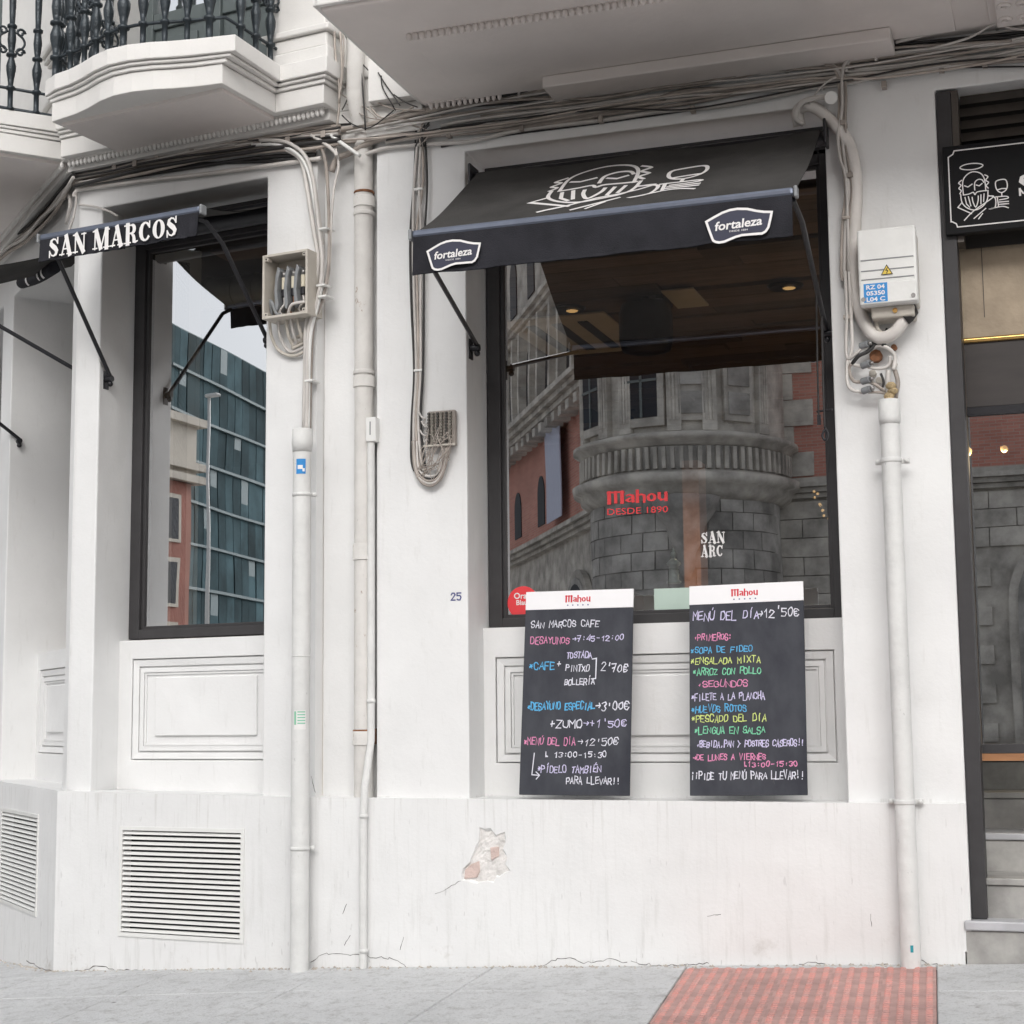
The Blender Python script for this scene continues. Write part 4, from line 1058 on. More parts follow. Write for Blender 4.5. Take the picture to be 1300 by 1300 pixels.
# the drawing on the sloping canvas
LS = logo_strokes()
m1 = MB(); ua, ub = -0.225, 0.480
for q, st in enumerate(LS):
    if q == 0: continue
    def fn(a, b, q=q):
        t = 0.87 - b * 0.84
        d, z = S_m(t, 0.0040 + 0.0002 * (q % 6), ua + a * (ub - ua)); return (ua + a * (ub - ua), d, z)
    m1.ribbon([(x, y) for x, y in st], 0.024, fn, closed=False)
part('printed_drawing', m1, PRINT, aw_m, fix=False)
def badge(parent, u0, u1, z0, z1, d):
    O = [(200, 490), (262, 458), (330, 425), (390, 407), (450, 400), (530, 406), (600, 425), (660, 436), (720, 440), (706, 500), (690, 560), (668, 590), (640, 605), (560, 607), (480, 610), (430, 622), (380, 640), (340, 655), (300, 660), (270, 654), (250, 640), (224, 565)]
    sk = 0.055
    P = [((x - 200) / 520, 1 - (y - 400 + (x - 460) * sk) / 250) for x, y in O]
    fn = lambda a, b: (u0 + a * (u1 - u0), d + .0015, z0 + b * (z1 - z0))
    asp = (u1 - u0) / (z1 - z0)
    m1 = MB(); m1.face([(u0 + a * (u1 - u0), d + .0006, z0 + b * (z1 - z0)) for a, b in P]); bd = part('badge', m1, NAVYPRINT, parent, fix=False)
    m1 = MB(); Q = [(a * asp, b) for a, b in P]; m1.ribbon(Q, 0.075, lambda a, b: fn(a / asp, b), closed=True); part('badge_outline', m1, PRINT, bd, fix=False)
    cu, cz = (u0 + u1) / 2 - .002, z0 + (z1 - z0) * 0.40
    h = (z1 - z0) * 0.27
    m1 = font_mesh('brand', 'fortaleza', h, lambda x, y: (cu + x, d + .0024, cz + y + x * 0.03), shear=0.12, offset=0.022, width=(u1 - u0) * 0.72)
    part('brand_word', m1, PRINT, bd, fix=False)
    m1 = font_mesh('small', 'DESDE 1884', h * .20, lambda x, y: (cu + x, d + .0024, cz - h * .42 + y), width=(u1 - u0) * 0.28); part('small_print', m1, PRINT, bd, fix=False)
NAVYPRINT = mat('navy_badge_print', (0.030, 0.032, 0.06), 0.6)
badge(val_m, -0.556, -0.338, 2.728, 2.838, BARM[0] + .0265)
badge(val_m, 0.552, 0.795, 2.719, 2.838, BARM[0] + .0265)
# crank cord hanging beside the right arm
cord = thing('crank_cord', 'black crank cord and hook hanging at the right side of the street window', 'cord', M, (0.84, -0.02, 2.05))
m1 = MB(); m1.tube([(0.853, 0.0, 2.60), (0.850, 0.004, 2.30), (0.850, 0.004, 2.14)], 0.004, 6); part('cord', m1, CABLE_D, cord)
m1 = MB(); m1.tube([(0.835, 0.0, 2.72), (0.830, 0.004, 2.40), (0.828, 0.004, 2.17)], 0.004, 6); part('cord', m1, CABLE_D, cord)
m1 = MB(); m1.tube([(0.850, .004, 2.14), (0.862, .004, 2.11), (0.852, .004, 2.085), (0.840, .004, 2.105), (0.850, .004, 2.13)], 0.005, 6, 3); m1.box(.822, .836, -.004, .010, 2.15, 2.19); part('hook', m1, BLACKMETAL, cord)
m1 = MB(); m1.tube([(0.82, 0.0, 2.205), (0.882, 0.0, 2.21)], 0.005, 6); part('cord_guide', m1, BLACKMETAL, cord)

aw_s, val_s, S_s = awning('awning', 'small black awning with SAN MARCOS lettering on its valance over the bay window', S, -1.293, -0.370, (-0.16, 3.42), (0.40, 3.240), 0.122,
    [[(-1.26, 0.38, 3.215), (-1.272, 0.32, 3.18), (-1.288, -0.10, 2.672)], [(-0.42, 0.38, 3.215), (-0.385, 0.34, 3.20), (-0.362, 0.25, 3.12), (-0.365, -0.10, 2.76)]], rl=0.05)
m1 = slab_word(MB(), 'SAN MARCOS', -1.222, -0.480, 3.131, 0.088, lambda a, b, o: (a, 0.40 + .0255 + o, b))
part('lettering', wm(S, m1) if False else m1, PRINT, val_s, fix=False)
aw_t, val_t, S_t = awning('awning', 'black awning cut off by the left edge of the photo round the corner', T, -1.42, -0.16, (-0.16, 3.40), (0.66, 3.13), 0.12,
    [[(-0.20, 0.62, 3.10), (-0.17, -0.10, 2.74)], [(-1.40, 0.62, 3.10), (-1.478, -0.10, 2.60)]], rl=0, cloth0=-0.62)
# rolled strip with letter fragments under the corner awning
ra, rb = at(T, 28, 359, 0.0), at(T, 70, 339, 0.0)
roll = thing('rolled_banner', 'rolled black banner with fragments of white letters hanging under the corner awning', 'banner', T, ra)
m1 = MB(); m1.tube([ra, ((ra[0] + rb[0]) / 2, 0, (ra[2] + rb[2]) / 2 - .012), rb], 0.032, 14, 4); part('roll', m1, VALANCE, roll)
m1 = MB()
for t0 in (0.28, 0.62, 0.74):
    for k in range(9):
        a0, a1 = R(-70 + k * 14), R(-70 + (k + 1) * 14)
        cc = [ra[i] + (rb[i] - ra[i]) * t0 for i in range(3)]; cc[2] -= 0.010
        m1.face([(cc[0] + k * .003, cc[1] + .034 * math.cos(a0), cc[2] + .034 * math.sin(a0)), (cc[0] + .03 + k * .003, cc[1] + .034 * math.cos(a0), cc[2] + .034 * math.sin(a0)),
                 (cc[0] + .03 + k * .003, cc[1] + .034 * math.cos(a1), cc[2] + .034 * math.sin(a1)), (cc[0] + k * .003, cc[1] + .034 * math.cos(a1), cc[2] + .034 * math.sin(a1))])
part('letter_fragment', m1, PRINT, roll, fix=False)

# ------------------------------------------------------------------ menu boards leaning on the ledge
PEN = {'w': (0.72, 0.72, 0.80), 'p': (0.72, 0.26, 0.45), 'b': (0.10, 0.42, 0.72), 'y': (0.62, 0.72, 0.22), 'g': (0.20, 0.62, 0.38), 'l': (0.62, 0.58, 0.80)}
PENM = {k: mat('chalk_pen_' + k, v, 0.7, var=0.08, vscale=90) for k, v in PEN.items()}
def menu_board(label, tl, tr, br, bl, lines, z_img0):
    """board from its four corners in street-front coordinates"""
    TL, TR, BR, BL = [Vector(p) for p in (tl, tr, br, bl)]
    W_ = ((TR - TL).length + (BR - BL).length) / 2; H_ = ((TL - BL).length + (TR - BR).length) / 2
    o0 = (BL + BR) / 2; ux = (TR - TL + BR - BL).normalized(); up = (TL - BL + TR - BR); up = (up - ux * up.dot(ux)).normalized()
    nn = Vector((-ux.z * up.y + ux.y * up.z, ux.z * up.x - ux.x * up.z, 0));
    nn = ux.cross(up); nn = nn if nn.y > 0 else -nn                       # stands out of the wall (d is the second coordinate)
    def P(a, b, c): return tuple(o0 + ux * a + up * b + nn * c)
    th = thing('menu_board', label, 'menu board', M, tuple(o0), group='black menu boards leaning on the ledge')
    def bx(a0, a1, b0, b1, c0, c1):
        m = MB(); m.box(a0, a1, c0, c1, b0, b1); m.v = [P(u, z, d) for u, d, z in m.v]; return m
    hh = 0.092 * H_
    part('slate', bx(-W_ / 2, W_ / 2, 0, H_ - hh, -.009, .0), BOARD, th, bev=0.0015)
    hd = part('header', bx(-W_ / 2, W_ / 2, H_ - hh, H_, -.009, .0006), BOARDTOP, th, bev=0.0015)
    m1 = brand_word(MB(), -.004, H_ - hh * .62, W_ * .235, .027, lambda x, y, o: P(x, y, .0016 + o)); part('brand_word', m1, RED, hd, fix=False)
    m1 = MB()
    for k in range(5):
        cx = (k - 2) * W_ * .047 - .004; cz = H_ - hh * .80
        m1.face([P(cx + .0045 * math.cos(R(90 + 36 * q)) * (1 if q % 2 == 0 else .45), cz + .0045 * math.sin(R(90 + 36 * q)) * (1 if q % 2 == 0 else .45), .0016) for q in range(10)])
    part('stars', m1, NAVY, hd, fix=False)
    for (txt, c, fx0, fx1, fy, h) in lines:
        m1 = MB(); lw = 0.0038 if h < 0.034 else 0.0045
        if txt == '[ARROW]':
            m1.ribbon([(-W_ / 2 + W_ * fx0, H_ * (1 - fy)), (-W_ / 2 + W_ * fx0 - .008, H_ * (1 - fy) - .09), (-W_ / 2 + W_ * fx0 + .022, H_ * (1 - fy) - .092)], .004, lambda a, b: P(a, b, .0012))
            m1.ribbon([(-W_ / 2 + W_ * fx0 + .010, H_ * (1 - fy) - .078), (-W_ / 2 + W_ * fx0 + .026, H_ * (1 - fy) - .092), (-W_ / 2 + W_ * fx0 + .012, H_ * (1 - fy) - .108)], .004, lambda a, b: P(a, b, .0014))
        else:
            x0 = -W_ / 2 + W_ * fx0; L_ = W_ * (fx1 - fx0)
            scribble(m1, txt, x0, H_ * (1 - fy) - h / 2, h, 0, lambda a, b, off: P(a, b, .0009 + off), lw, L_)
        part('handwriting', m1, PENM[c], th, fix=False)
    return th
random.seed(21)
c = lambda x, y, d: at(M, x, y, d)
lines1 = [('SAN MARCOS CAFE', 'w', .06, .70, .165, .031), ('DESAYUNOS', 'p', .06, .43, .246, .032), ('>7:45-12:00', 'l', .45, .93, .240, .027),
          ('TOSTADA', 'l', .40, .64, .322, .028), ('*CAFE', 'b', .05, .30, .372, .034), ('+', 'w', .305, .37, .366, .030), ('PINTXO', 'w', .395, .62, .385, .030), ('BOLLERiA', 'w', .39, .67, .452, .030),
          (']', 'w', .64, .74, .385, .118), ("2'70€", 'w', .72, .97, .386, .038),
          ('*DESAYUNO ESPECIAL', 'b', .05, .68, .570, .034), (">3'00€", 'w', .68, .99, .572, .036), ('+ZUMO', 'w', .26, .57, .658, .037), (">+1'50€", 'l', .57, .97, .655, .032),
          ('*MENu DEL DiA', 'p', .03, .51, .742, .032), (">12'50€", 'w', .53, .90, .744, .031), ('l 13:00-15:30', 'w', .22, .80, .806, .025), ('[ARROW]', 'w', .13, 0, .80, .1),
          ('*PiDELO TAMBIeN', 'l', .16, .75, .876, .031), ('PARA LLEVAR!!', 'w', .43, .92, .930, .031)]
menu_board('left menu board headed San Marcos Cafe with breakfast prices', c(665.5, 752, -.135), c(803, 747, -.135), c(798.5, 1010.5, -.022), c(659.5, 1008.5, -.022), lines1, 0)
lines2 = [('MENu DEL DiA', 'l', .035, .62, .148, .040), (">12'50€", 'w', .60, .97, .145, .040), ('bPRIMEROS:', 'p', .04, .38, .252, .029), ('*SOPA DE FIDEO', 'b', .01, .56, .312, .028), ('*ENSALADA MIXTA', 'y', .01, .63, .364, .030),
          ('*ARROZ CON POLLO', 'g', .03, .63, .416, .030), ('bSEGUNDOS', 'p', .07, .52, .476, .030), ('*FILETE A LA PLANCHA', 'l', .015, .66, .538, .030), ('*HUEVOS ROTOS', 'b', .015, .50, .594, .030),
          ('*PESCADO DEL DiA', 'y', .015, .67, .640, .031), ('*LENGUA EN SALSA', 'g', .04, .66, .698, .029), ('bBEBIDA,PAN y POSTRES CASEROS!!', 'l', .06, .985, .760, .028),
          ('>DE LUNES A VIERNES', 'p', .03, .66, .822, .026), ('l13:00-15:30', 'p', .46, .93, .858, .021), ('¡¡PIDE TU MENu PARA LLEVAR!!', 'w', .01, .98, .908, .032)]
menu_board('right menu board headed Menu del Dia with a coloured list of dishes', c(875, 744, -.135), c(1020, 738, -.135), c(1025, 1009, -.022), c(876, 1010.5, -.022), lines2, 0)

# ------------------------------------------------------------------ shop window writing and what stands behind the pane
gd = -0.33 + 0.0015
def px_rect(x0, y0, x1, y1, d): a = at(M, x0, y1, d); b = at(M, x1, y0, d); return a[0], b[0], a[2], b[2]
REDLIT = mat('red_window_vinyl', (0.80, 0.05, 0.06), 0.5)
u0, u1, z0, z1 = px_rect(771, 621, 848, 640, gd)
m1 = brand_word(MB(), (u0 + u1) / 2, z0 + .002, u1 - u0, z1 - z0, lambda x, y, o: (x, gd + o, y)); part('window_lettering', m1, REDLIT, pane_m, label='red brand word on the glass', fix=False)
u0, u1, z0, z1 = px_rect(771, 642, 848, 654, gd)
m1 = font_mesh('w', 'DESDE 1890', 0.028, lambda x, y: ((u0 + u1) / 2 + x, gd, z0 + y), width=u1 - u0, offset=0.006); part('window_lettering', m1, REDLIT, pane_m, label='red line DESDE 1890 on the glass', fix=False)
u0, u1, z0, z1 = px_rect(890, 675, 920, 690, gd)
m1 = slab_word(MB(), 'SAN', u0, u1, z0, (z1 - z0), lambda a, b, o: (a, gd + o, b))
u0b, u1b, z0b, z1b = px_rect(890, 692, 918, 707, gd)
slab_word(m1, 'ARC', u0b, u1b, z0b, (z1b - z0b), lambda a, b, o: (a, gd + o, b))
part('window_lettering', m1, PRINT, pane_m, label='small white lettering on the glass', fix=False)
# red round sticker
def disc(mb, u, z, r, d, n=28): mb.face([(u + r * math.cos(2 * math.pi * k / n), d, z + r * math.sin(2 * math.pi * k / n)) for k in range(n)])
cu, _, cz = at(M, 664, 765, gd); r_ = 0.073
m1 = MB(); disc(m1, cu, cz, r_, gd - .0004); stk = part('round_sticker', m1, REDLIT, pane_m, label='round red sticker in the lower left corner of the glass', fix=False)
m1 = font_mesh('w', 'Ora', 0.026, lambda x, y: (cu - .012 + x, gd + .0004, cz + .018 + y), offset=0.02); part('sticker_word', m1, PRINT, stk, fix=False)
m1 = font_mesh('w', 'Blau', 0.022, lambda x, y: (cu - .006 + x, gd + .0004, cz - .010 + y), offset=0.02); part('sticker_word', m1, PRINT, stk, fix=False)
for nm, x0, x1, y0, y1, mt_, lb, dz_ in (('loudspeaker_box', 646, 672, 748, 787, BLACKMETAL, 'black box standing on the shop sill behind the red sticker', .45),
                              ('display_box', 790, 808, 752, 789, BLACKMETAL, 'small black box on the shop sill between the two menu boards', .42)):
    a = at(M, x0, y1, -dz_); b = at(M, x1, y0, -dz_)
    t_ = thing('display_box', lb, 'box', M, (a[0], -dz_, 1.40))
    part('case', MB().box(a[0], b[0], -dz_ - .12, -dz_, 1.40, b[2]), mt_, t_, bev=0.006)
    part('front_grille', MB().box(a[0] + .01, b[0] - .01, -dz_, -dz_ + .004, 1.412, b[2] - .01), GREY if nm == 'display_box' else DARKIN, t_)
# sill of the shop
part('inner_sill', MB().box(-0.72, 0.9, -0.75, -0.385, 1.36, 1.40), ORANGEWOOD, bld, bev=0.004)
a = at(M, 831, 788, gd + .002); b = at(M, 873, 746, gd + .002)
solo('paper_card', MB().box(a[0], b[0] + .05, gd + .0005, gd + .002, a[2] + .004, b[2]), MINT, M, (a[0], gd, a[2]), 'pale mint green card stuck to the glass beside the right menu board', 'card')
part('lantern_stand', MB().box(a[0], b[0], -.50, -.40, 1.401, b[2] + .0), MINT, bld)
a = at(M, 855, 744, -.44)
lan = thing('lantern', 'small grey green lantern ornament behind the glass above the mint green card', 'lantern', M, (a[0], -.45, a[2] + .012))
LGM = mat('patinated_tin', (0.45, 0.58, 0.55), 0.35, 0.3, var=0.3, vscale=40)
part('lantern_body', MB().lathe((a[0], -.45, a[2] + .013), [(.032, 0), (.034, .006), (.024, .012), (.022, .075), (.030, .080), (.032, .088), (.020, .10), (.010, .108)], 12), LGM, lan)
part('lantern_finial', MB().lathe((a[0], -.45, a[2] + .121), [(.006, 0), (.013, .012), (.012, .022), (.005, .034), (.006, .040), (.001, .048)], 10), LGM, lan)
# column, speaker, ceiling cassette, lamps inside
cc_ = at(M, 868, 690, -3.2); cd_ = at(M, 889, 690, -3.2)
part('inner_column', MB().box(cc_[0], cd_[0], -3.4, -3.2, 0.8, 2.55), mat('orange_column', (0.38, 0.17, 0.10), 0.6, var=0.2), bld)
def ceil_pt(px, py, z): r = ray(px, py); t = (z - CAM.z) / r.z; P = CAM + r * t; return P.x, -P.y, z
u, d, z = ceil_pt(820, 416, 3.14)
spk = thing('hanging_speaker', 'black round speaker hanging from the plank ceiling inside the shop', 'speaker', M, (u, d, 3.0))
part('speaker_body', MB().lathe((u, d, 2.99), [(.06, 0), (.135, .02), (.150, .08), (.150, .22), (.135, .28), (.06, .30)], 20), BLACKMETAL, spk)
part('speaker_bracket', MB().tube([(u, d, 3.28), (u, d, 3.33)], .02, 8), BLACKMETAL, spk)
u, d, z = ceil_pt(731, 427, 3.30)
acm = mat('dim_white_metal', (0.70, 0.64, 0.52), 0.5, var=0.1)
ac = thing('ceiling_cassette', 'white air conditioning cassette set in the plank ceiling inside the shop', 'air conditioner', M, (u, d, 3.30))
m1 = MB(); w_ = .32; m1.box(u - w_, u + w_, d - .5, d + .5, 3.300, 3.314); part('cassette_frame', m1, acm, ac, bev=0.004)
for k in range(3): part('air_slot', MB().box(u - .20 + k * .16, u - .14 + k * .16, d - .36, d + .36, 3.292, 3.2995), BLACKMETAL, ac)
for k, (px, py, lb) in enumerate(((722, 393, 'ceiling downlight beside the air conditioning cassette'), (997, 364, 'ceiling downlight near the right side of the shop window'))):
    u, d, z = ceil_pt(px, py, 3.305)
    dl = thing('downlight', lb, 'ceiling lamp', M, (u, d, 3.30), group='downlights in the shop ceiling')
    part('lamp_ring', MB().lathe((u, d, 3.296), [(.085, 0), (.10, .014)], 18), BLACKMETAL, dl)
    part('bulb', MB().lathe((u + .02, d, 3.290), [(.025, 0), (.035, .005)], 12), GLOW, dl)
for px, py in ((722, 393), (997, 364)):
    u, d, z = ceil_pt(px, py, 3.305)
    ld = bpy.data.lights.new('downlight_lamp', 'SPOT'); ld.energy = 130; ld.color = (1.0, 0.80, 0.58); ld.spot_size = R(110); ld.spot_blend = 0.6; ld.shadow_soft_size = 0.04
    lo = bpy.data.objects.new('downlight_lamp', ld); col.objects.link(lo); lo.location = (u, -d, 3.27)
u, d, z = ceil_pt(870, 378, 3.31)
tr = thing('ceiling_spot', 'pale square ceiling fitting behind the hanging speaker', 'ceiling lamp', M, (u, d, 3.3)); part('plate', MB().box(u - .09, u + .09, d - .2, d + .2, 3.302, 3.314), acm, tr, bev=.003); part('spot_body', MB().box(u - .14, u - .10, d - .12, d + .12, 3.29, 3.312), BLACKMETAL, tr)
# string of warm lights at the right of the shop window
sl = thing('string_lights', 'warm fairy lights seen through the right end of the shop window', 'lights', M, (0.8, -1.2, 1.9))
pts = [at(M, x, y, -1.2) for x, y in ((1033, 626), (1040, 638), (1046, 650), (1053, 657), (1060, 664), (1066, 668))]
part('wire', MB().tube(pts, .003, 5, 3), CABLE_D, sl)
random.seed(5)
for k in range(16):
    t = k / 15 * 4.99; i = int(t); p = [pts[i][q] + (pts[i + 1][q] - pts[i][q]) * (t - i) + random.uniform(-.012, .012) for q in range(3)]
    part('bulb', MB().ball(tuple(p), .0065, 6), GLOWW, sl)
for k, (px, py) in enumerate(((1228, 573), (1275, 570))):
    p = at(M, px, py, -2.6); q = at(M, px, py - 60, -2.6)
    pl_ = thing('pendant_lamp', ('warm pendant lamp glowing behind the left edge of the door glass', 'dim orange pendant lamp glowing deeper behind the door glass')[k], 'lamp', M, p)
    part('bulb', MB().ball(p, .026 if k == 0 else .02, 10), GLOWW, pl_)
    ld = bpy.data.lights.new('pendant_light', 'POINT'); ld.energy = 5; ld.color = (1.0, 0.78, 0.5); ld.shadow_soft_size = 0.03; lo = bpy.data.objects.new('pendant_light', ld); col.objects.link(lo); lo.location = (p[0], -p[1], p[2] - .06); part('cord', MB().tube([(p[0], p[1], p[2] + .03), (p[0], p[1], 3.40)], .004, 5), CABLE_D, pl_)
# ventilation duct inside the bay
pd = to_frame(M, S, at(S, 300, 371, -1.3)); 
duct = thing('ventilation_duct', 'round metal ventilation duct under the ceiling inside the bay window', 'duct', S, at(S, 262, 371, -1.3))
pa = at(S, 240, 376, -1.2); pb = at(S, 345, 366, -1.2)
m1 = MB(); m1.tube([pa, pb], .088, 20); part('duct_pipe', m1, DUCT, duct)
for t in (0.25, .30, 0.6, .85): c_ = [pa[i] + (pb[i] - pa[i]) * t for i in range(3)]; c2_ = [pa[i] + (pb[i] - pa[i]) * (t + .012) for i in range(3)]; part('duct_band', MB().tube([tuple(c_), tuple(c2_)], .094, 20), DUCT, duct)

# ------------------------------------------------------------------ sign over the door
SB = mat('sign_black', (0.010, 0.010, 0.011), 0.6, spec=0.15, var=0.1)
su0, su1, sz0, sz1 = 1.353, 2.62, 2.885, 3.249
sign = thing('shop_sign', 'black shop sign over the door with a white border and a bearded man logo', 'sign', M, (su0, -.045, sz0))
sd = -0.018
part('sign_board', MB().box(su0, su1, -.06, sd, sz0, sz1), SB, sign, bev=0.003)
b0, b1, c0, c1 = su0 + .022, su1 - .022, sz0 + .028, sz1 - .022; nt_ = .024
B = [(b0, c0 + nt_), (b0 + .004, c0 + nt_), (b0 + .020, c0 + .014), (b0 + nt_, c0), (b1 - nt_, c0), (b1, c0 + nt_), (b1, c1 - nt_), (b1 - nt_, c1), (b0 + nt_, c1), (b0 + .018, c1 - .014), (b0, c1 - nt_)]
m1 = MB(); m1.ribbon(B, .0048, lambda a, b: (a, sd + .001, b), closed=True); part('sign_border', m1, PRINT, sign, fix=False)
la = at(M, 1214, 0, sd)[0]; lb = at(M, 1281, 0, sd)[0]; zb = at(M, 1240, 279, sd)[2]; zt = at(M, 1240, 205, sd)[2]
la = at(M, 1215, 240, sd)[0]; lb = at(M, 1281, 240, sd)[0]
m1 = MB()
for q, st in enumerate(LS):
    m1.ribbon([(la + x * (lb - la), zb + y * (zt - zb)) for x, y in st], .0042, lambda a, b, q=q: (a, sd + .001 + .0002 * (q % 5), b))
part('sign_logo', m1, PRINT, sign, fix=False)
sx = at(M, 1292, 240, sd); zb2 = at(M, 1295, 248, sd)[2]; zt2 = at(M, 1295, 222, sd)[2]
m1 = slab_word(MB(), 'SAN MARCOS', sx[0], sx[0] + .80, zb2, zt2 - zb2, lambda a, b, o: (a, sd + .001 + o, b)); part('sign_lettering', m1, PRINT, sign, fix=False)

# ------------------------------------------------------------------ pipes
def collar(mb, fr, c, r, h, z): mb.tube([(c[0], c[1], z - h / 2), (c[0], c[1], z + h / 2)], r, 16)
# cast downpipe in the recess
dp = thing('drainpipe', 'old painted cast iron drainpipe with rusty collars in the narrow recess', 'drainpipe', M, (-1.187, -.062, .66))
Z = lambda y, d=-.06: at(M, 453, y, d)[2]
m1 = MB(); m1.tube([(-1.199, -.062, .64), (-1.199, -.062, 2.4), (-1.203, -.062, 3.68)], .043, 18); part('pipe', m1, PIPE_R, dp)
m1 = MB(); m1.tube([(-1.205, -.03, 3.68), (-1.207, .02, 3.80), (-1.207, .02, 4.5)], .040, 16); part('pipe', m1, PIPE_R, dp)
for y, h, mt_ in ((246, .012, RUST), (258, .05, PIPE_R), (273, .02, PIPE_R), (474, .02, PIPE_R), (486, .05, PIPE_R), (696, .035, PIPE_R), (706, .04, PIPE_R), (928, .012, RUST), (937, .06, PIPE_R)):
    m1 = MB(); collar(m1, M, (-1.199, -.062), .049 if mt_ is PIPE_R else .0475, h, Z(y)); part('collar', m1, mt_, dp, bev=0.004)
m1 = MB(); m1.box(-1.157, -1.146, -.09, -.03, Z(945), Z(925)); part('rusty_clip', m1, RUST, dp, bev=.002)
# conduit with the stickers
cu_, cd = -0.0553, 0.0
px0 = at(M, 383, 700, .05)
cp_ = thing('conduit_pipe', 'white plastic conduit with a blue sticker below the open fuse box', 'conduit', M, (px0[0], .05, gz(-1.4, 0)))
cu0 = px0[0]
m1 = MB(); m1.tube([(cu0, .05, gz(-1.4, 0) - .02), (cu0, .05, 2.235)], .0405, 20); part('pipe', m1, PIPE, cp_)
zc = lambda y: at(M, 385, y, .05)[2]
m1 = MB(); m1.tube([(cu0, .05, zc(574)), (cu0, .05, zc(562)), (cu0, .05, zc(545))], [.043, .047, .045], 20); part('pipe_cap', m1, PIPE, cp_)
for y in (628, 1077):
    m1 = MB(); m1.tube([(cu0, .05, zc(y) - .008), (cu0, .05, zc(y) + .008)], .0435, 20); m1.tube([(cu0 - .055, .025, zc(y)), (cu0 + .052, .025, zc(y))], .0075, 8); m1.ball((cu0 + .052, .03, zc(y)), .011); part('pipe_strap', m1, PIPE, cp_)
m1 = MB(); m1.tube([(cu0, .05, zc(834)), (cu0, .05, zc(832))], .0415, 20); part('pipe_seam', m1, GREY if False else PIPE, cp_)
def wrap(mb, c, r, z0, z1, a0, a1, n=8):
    for k in range(n):
        t0, t1 = R(a0 + (a1 - a0) * k / n), R(a0 + (a1 - a0) * (k + 1) / n)
        mb.face([(c[0] + r * math.sin(t0), c[1] + r * math.cos(t0), z0), (c[0] + r * math.sin(t1), c[1] + r * math.cos(t1), z0), (c[0] + r * math.sin(t1), c[1] + r * math.cos(t1), z1), (c[0] + r * math.sin(t0), c[1] + r * math.cos(t0), z1)])
m1 = MB(); wrap(m1, (cu0, .05), .0412, zc(603), zc(584), -12, 48); st_ = part('blue_sticker', m1, BLUE, cp_, fix=False)
m1 = MB(); wrap(m1, (cu0, .05), .0416, zc(597), zc(592), -2, 30); wrap(m1, (cu0, .05), .0416, zc(600), zc(596), 28, 42); part('sticker_print', m1, PRINT, st_, fix=False)
m1 = MB(); wrap(m1, (cu0, .05), .0412, zc(926), zc(902), -20, 58); st_ = part('white_sticker', m1, PRINT, cp_, fix=False)
m1 = MB()
for k in range(5): wrap(m1, (cu0, .05), .0416, zc(919 - k * 3.6), zc(917.4 - k * 3.6), 6, 54)
wrap(m1, (cu0, .05), .0416, zc(920), zc(903), -16, -2)
part('sticker_print', m1, GREENP, st_, fix=False)
# right conduit
cr = thing('conduit_pipe', 'white painted downpipe with two straps between the menu window and the door', 'drainpipe', M, (1.11, .05, gz(1.1, 0)))
ca = at(M, 1131, 525, .05); cb2 = at(M, 1152, 1225, .05)
uu = lambda z: 1.118 + 0 * z
m1 = MB(); m1.tube([(1.112, .05, gz(1.1, 0) - .01), (1.112, .05, 2.215)], .0375, 20); part('pipe', m1, PIPE, cr)
zr = lambda y: at(M, 1140, y, .05)[2]
m1 = MB(); m1.tube([(1.112, .05, zr(538)), (1.112, .05, zr(531)), (1.112, .05, zr(507))], [.0395, .043, .041], 20); part('pipe_cap', m1, PIPE, cr)
m1 = MB(); m1.tube([(1.112, .05, zr(1205)), (1.112, .05, zr(1201))], .0385, 20)
for y in (584, 1018):
    m1 = MB(); m1.tube([(1.112, .05, zr(y) - .009), (1.112, .05, zr(y) + .009)], .0415, 20); m1.box(1.045, 1.18, .004, .022, zr(y) - .010, zr(y) + .010); m1.ball((1.058, .026, zr(y)), .009); m1.ball((1.168, .026, zr(y)), .009); part('pipe_strap', m1, PIPE, cr, bev=.003)
m1 = MB(); wrap(m1, (1.112, .05), .0382, zr(1207), zr(1198), 5, 22); part('teal_spot', m1, TRAFFIC_TEAL, cr, fix=False)
# thin service pipe
p3 = [at(M, 471, 562, -.03), at(M, 471.5, 700, -.03), at(M, 471, 940, -.03), at(M, 468, 962, -.01), at(M, 463, 1000, .022), at(M, 461.5, 1035, .024), at(M, 461, 1235, .022)]
sp = thing('service_pipe', 'thin white pipe bending round the ledge beside the recess drainpipe', 'pipe', M, p3[-1])
part('pipe', MB().tube(p3[:1] + [(p3[2][0], p3[1][1], p3[1][2])] + p3[2:], .0165, 12), PIPE, sp)
for y, d in ((890, -.03), (1036, .024), (1207, .022)):
    q = at(M, 462 if y > 1000 else 471, y, d); part('pipe_clip', MB().tube([(q[0], q[1], q[2] - .008), (q[0], q[1], q[2] + .008)], .0195, 12), PIPE, sp)
a = at(M, 465, 561, -.01); b = at(M, 478, 529, -.01)
part('pipe_box', MB().box(a[0] - .003, b[0] - .003, -.075, -.008, a[2], b[2]), BOXW, sp, bev=.004)
part('box_slot', MB().box(a[0] + .017, a[0] + .022, -.008, -.0065, a[2] + .03, b[2] - .02), GREY, sp)

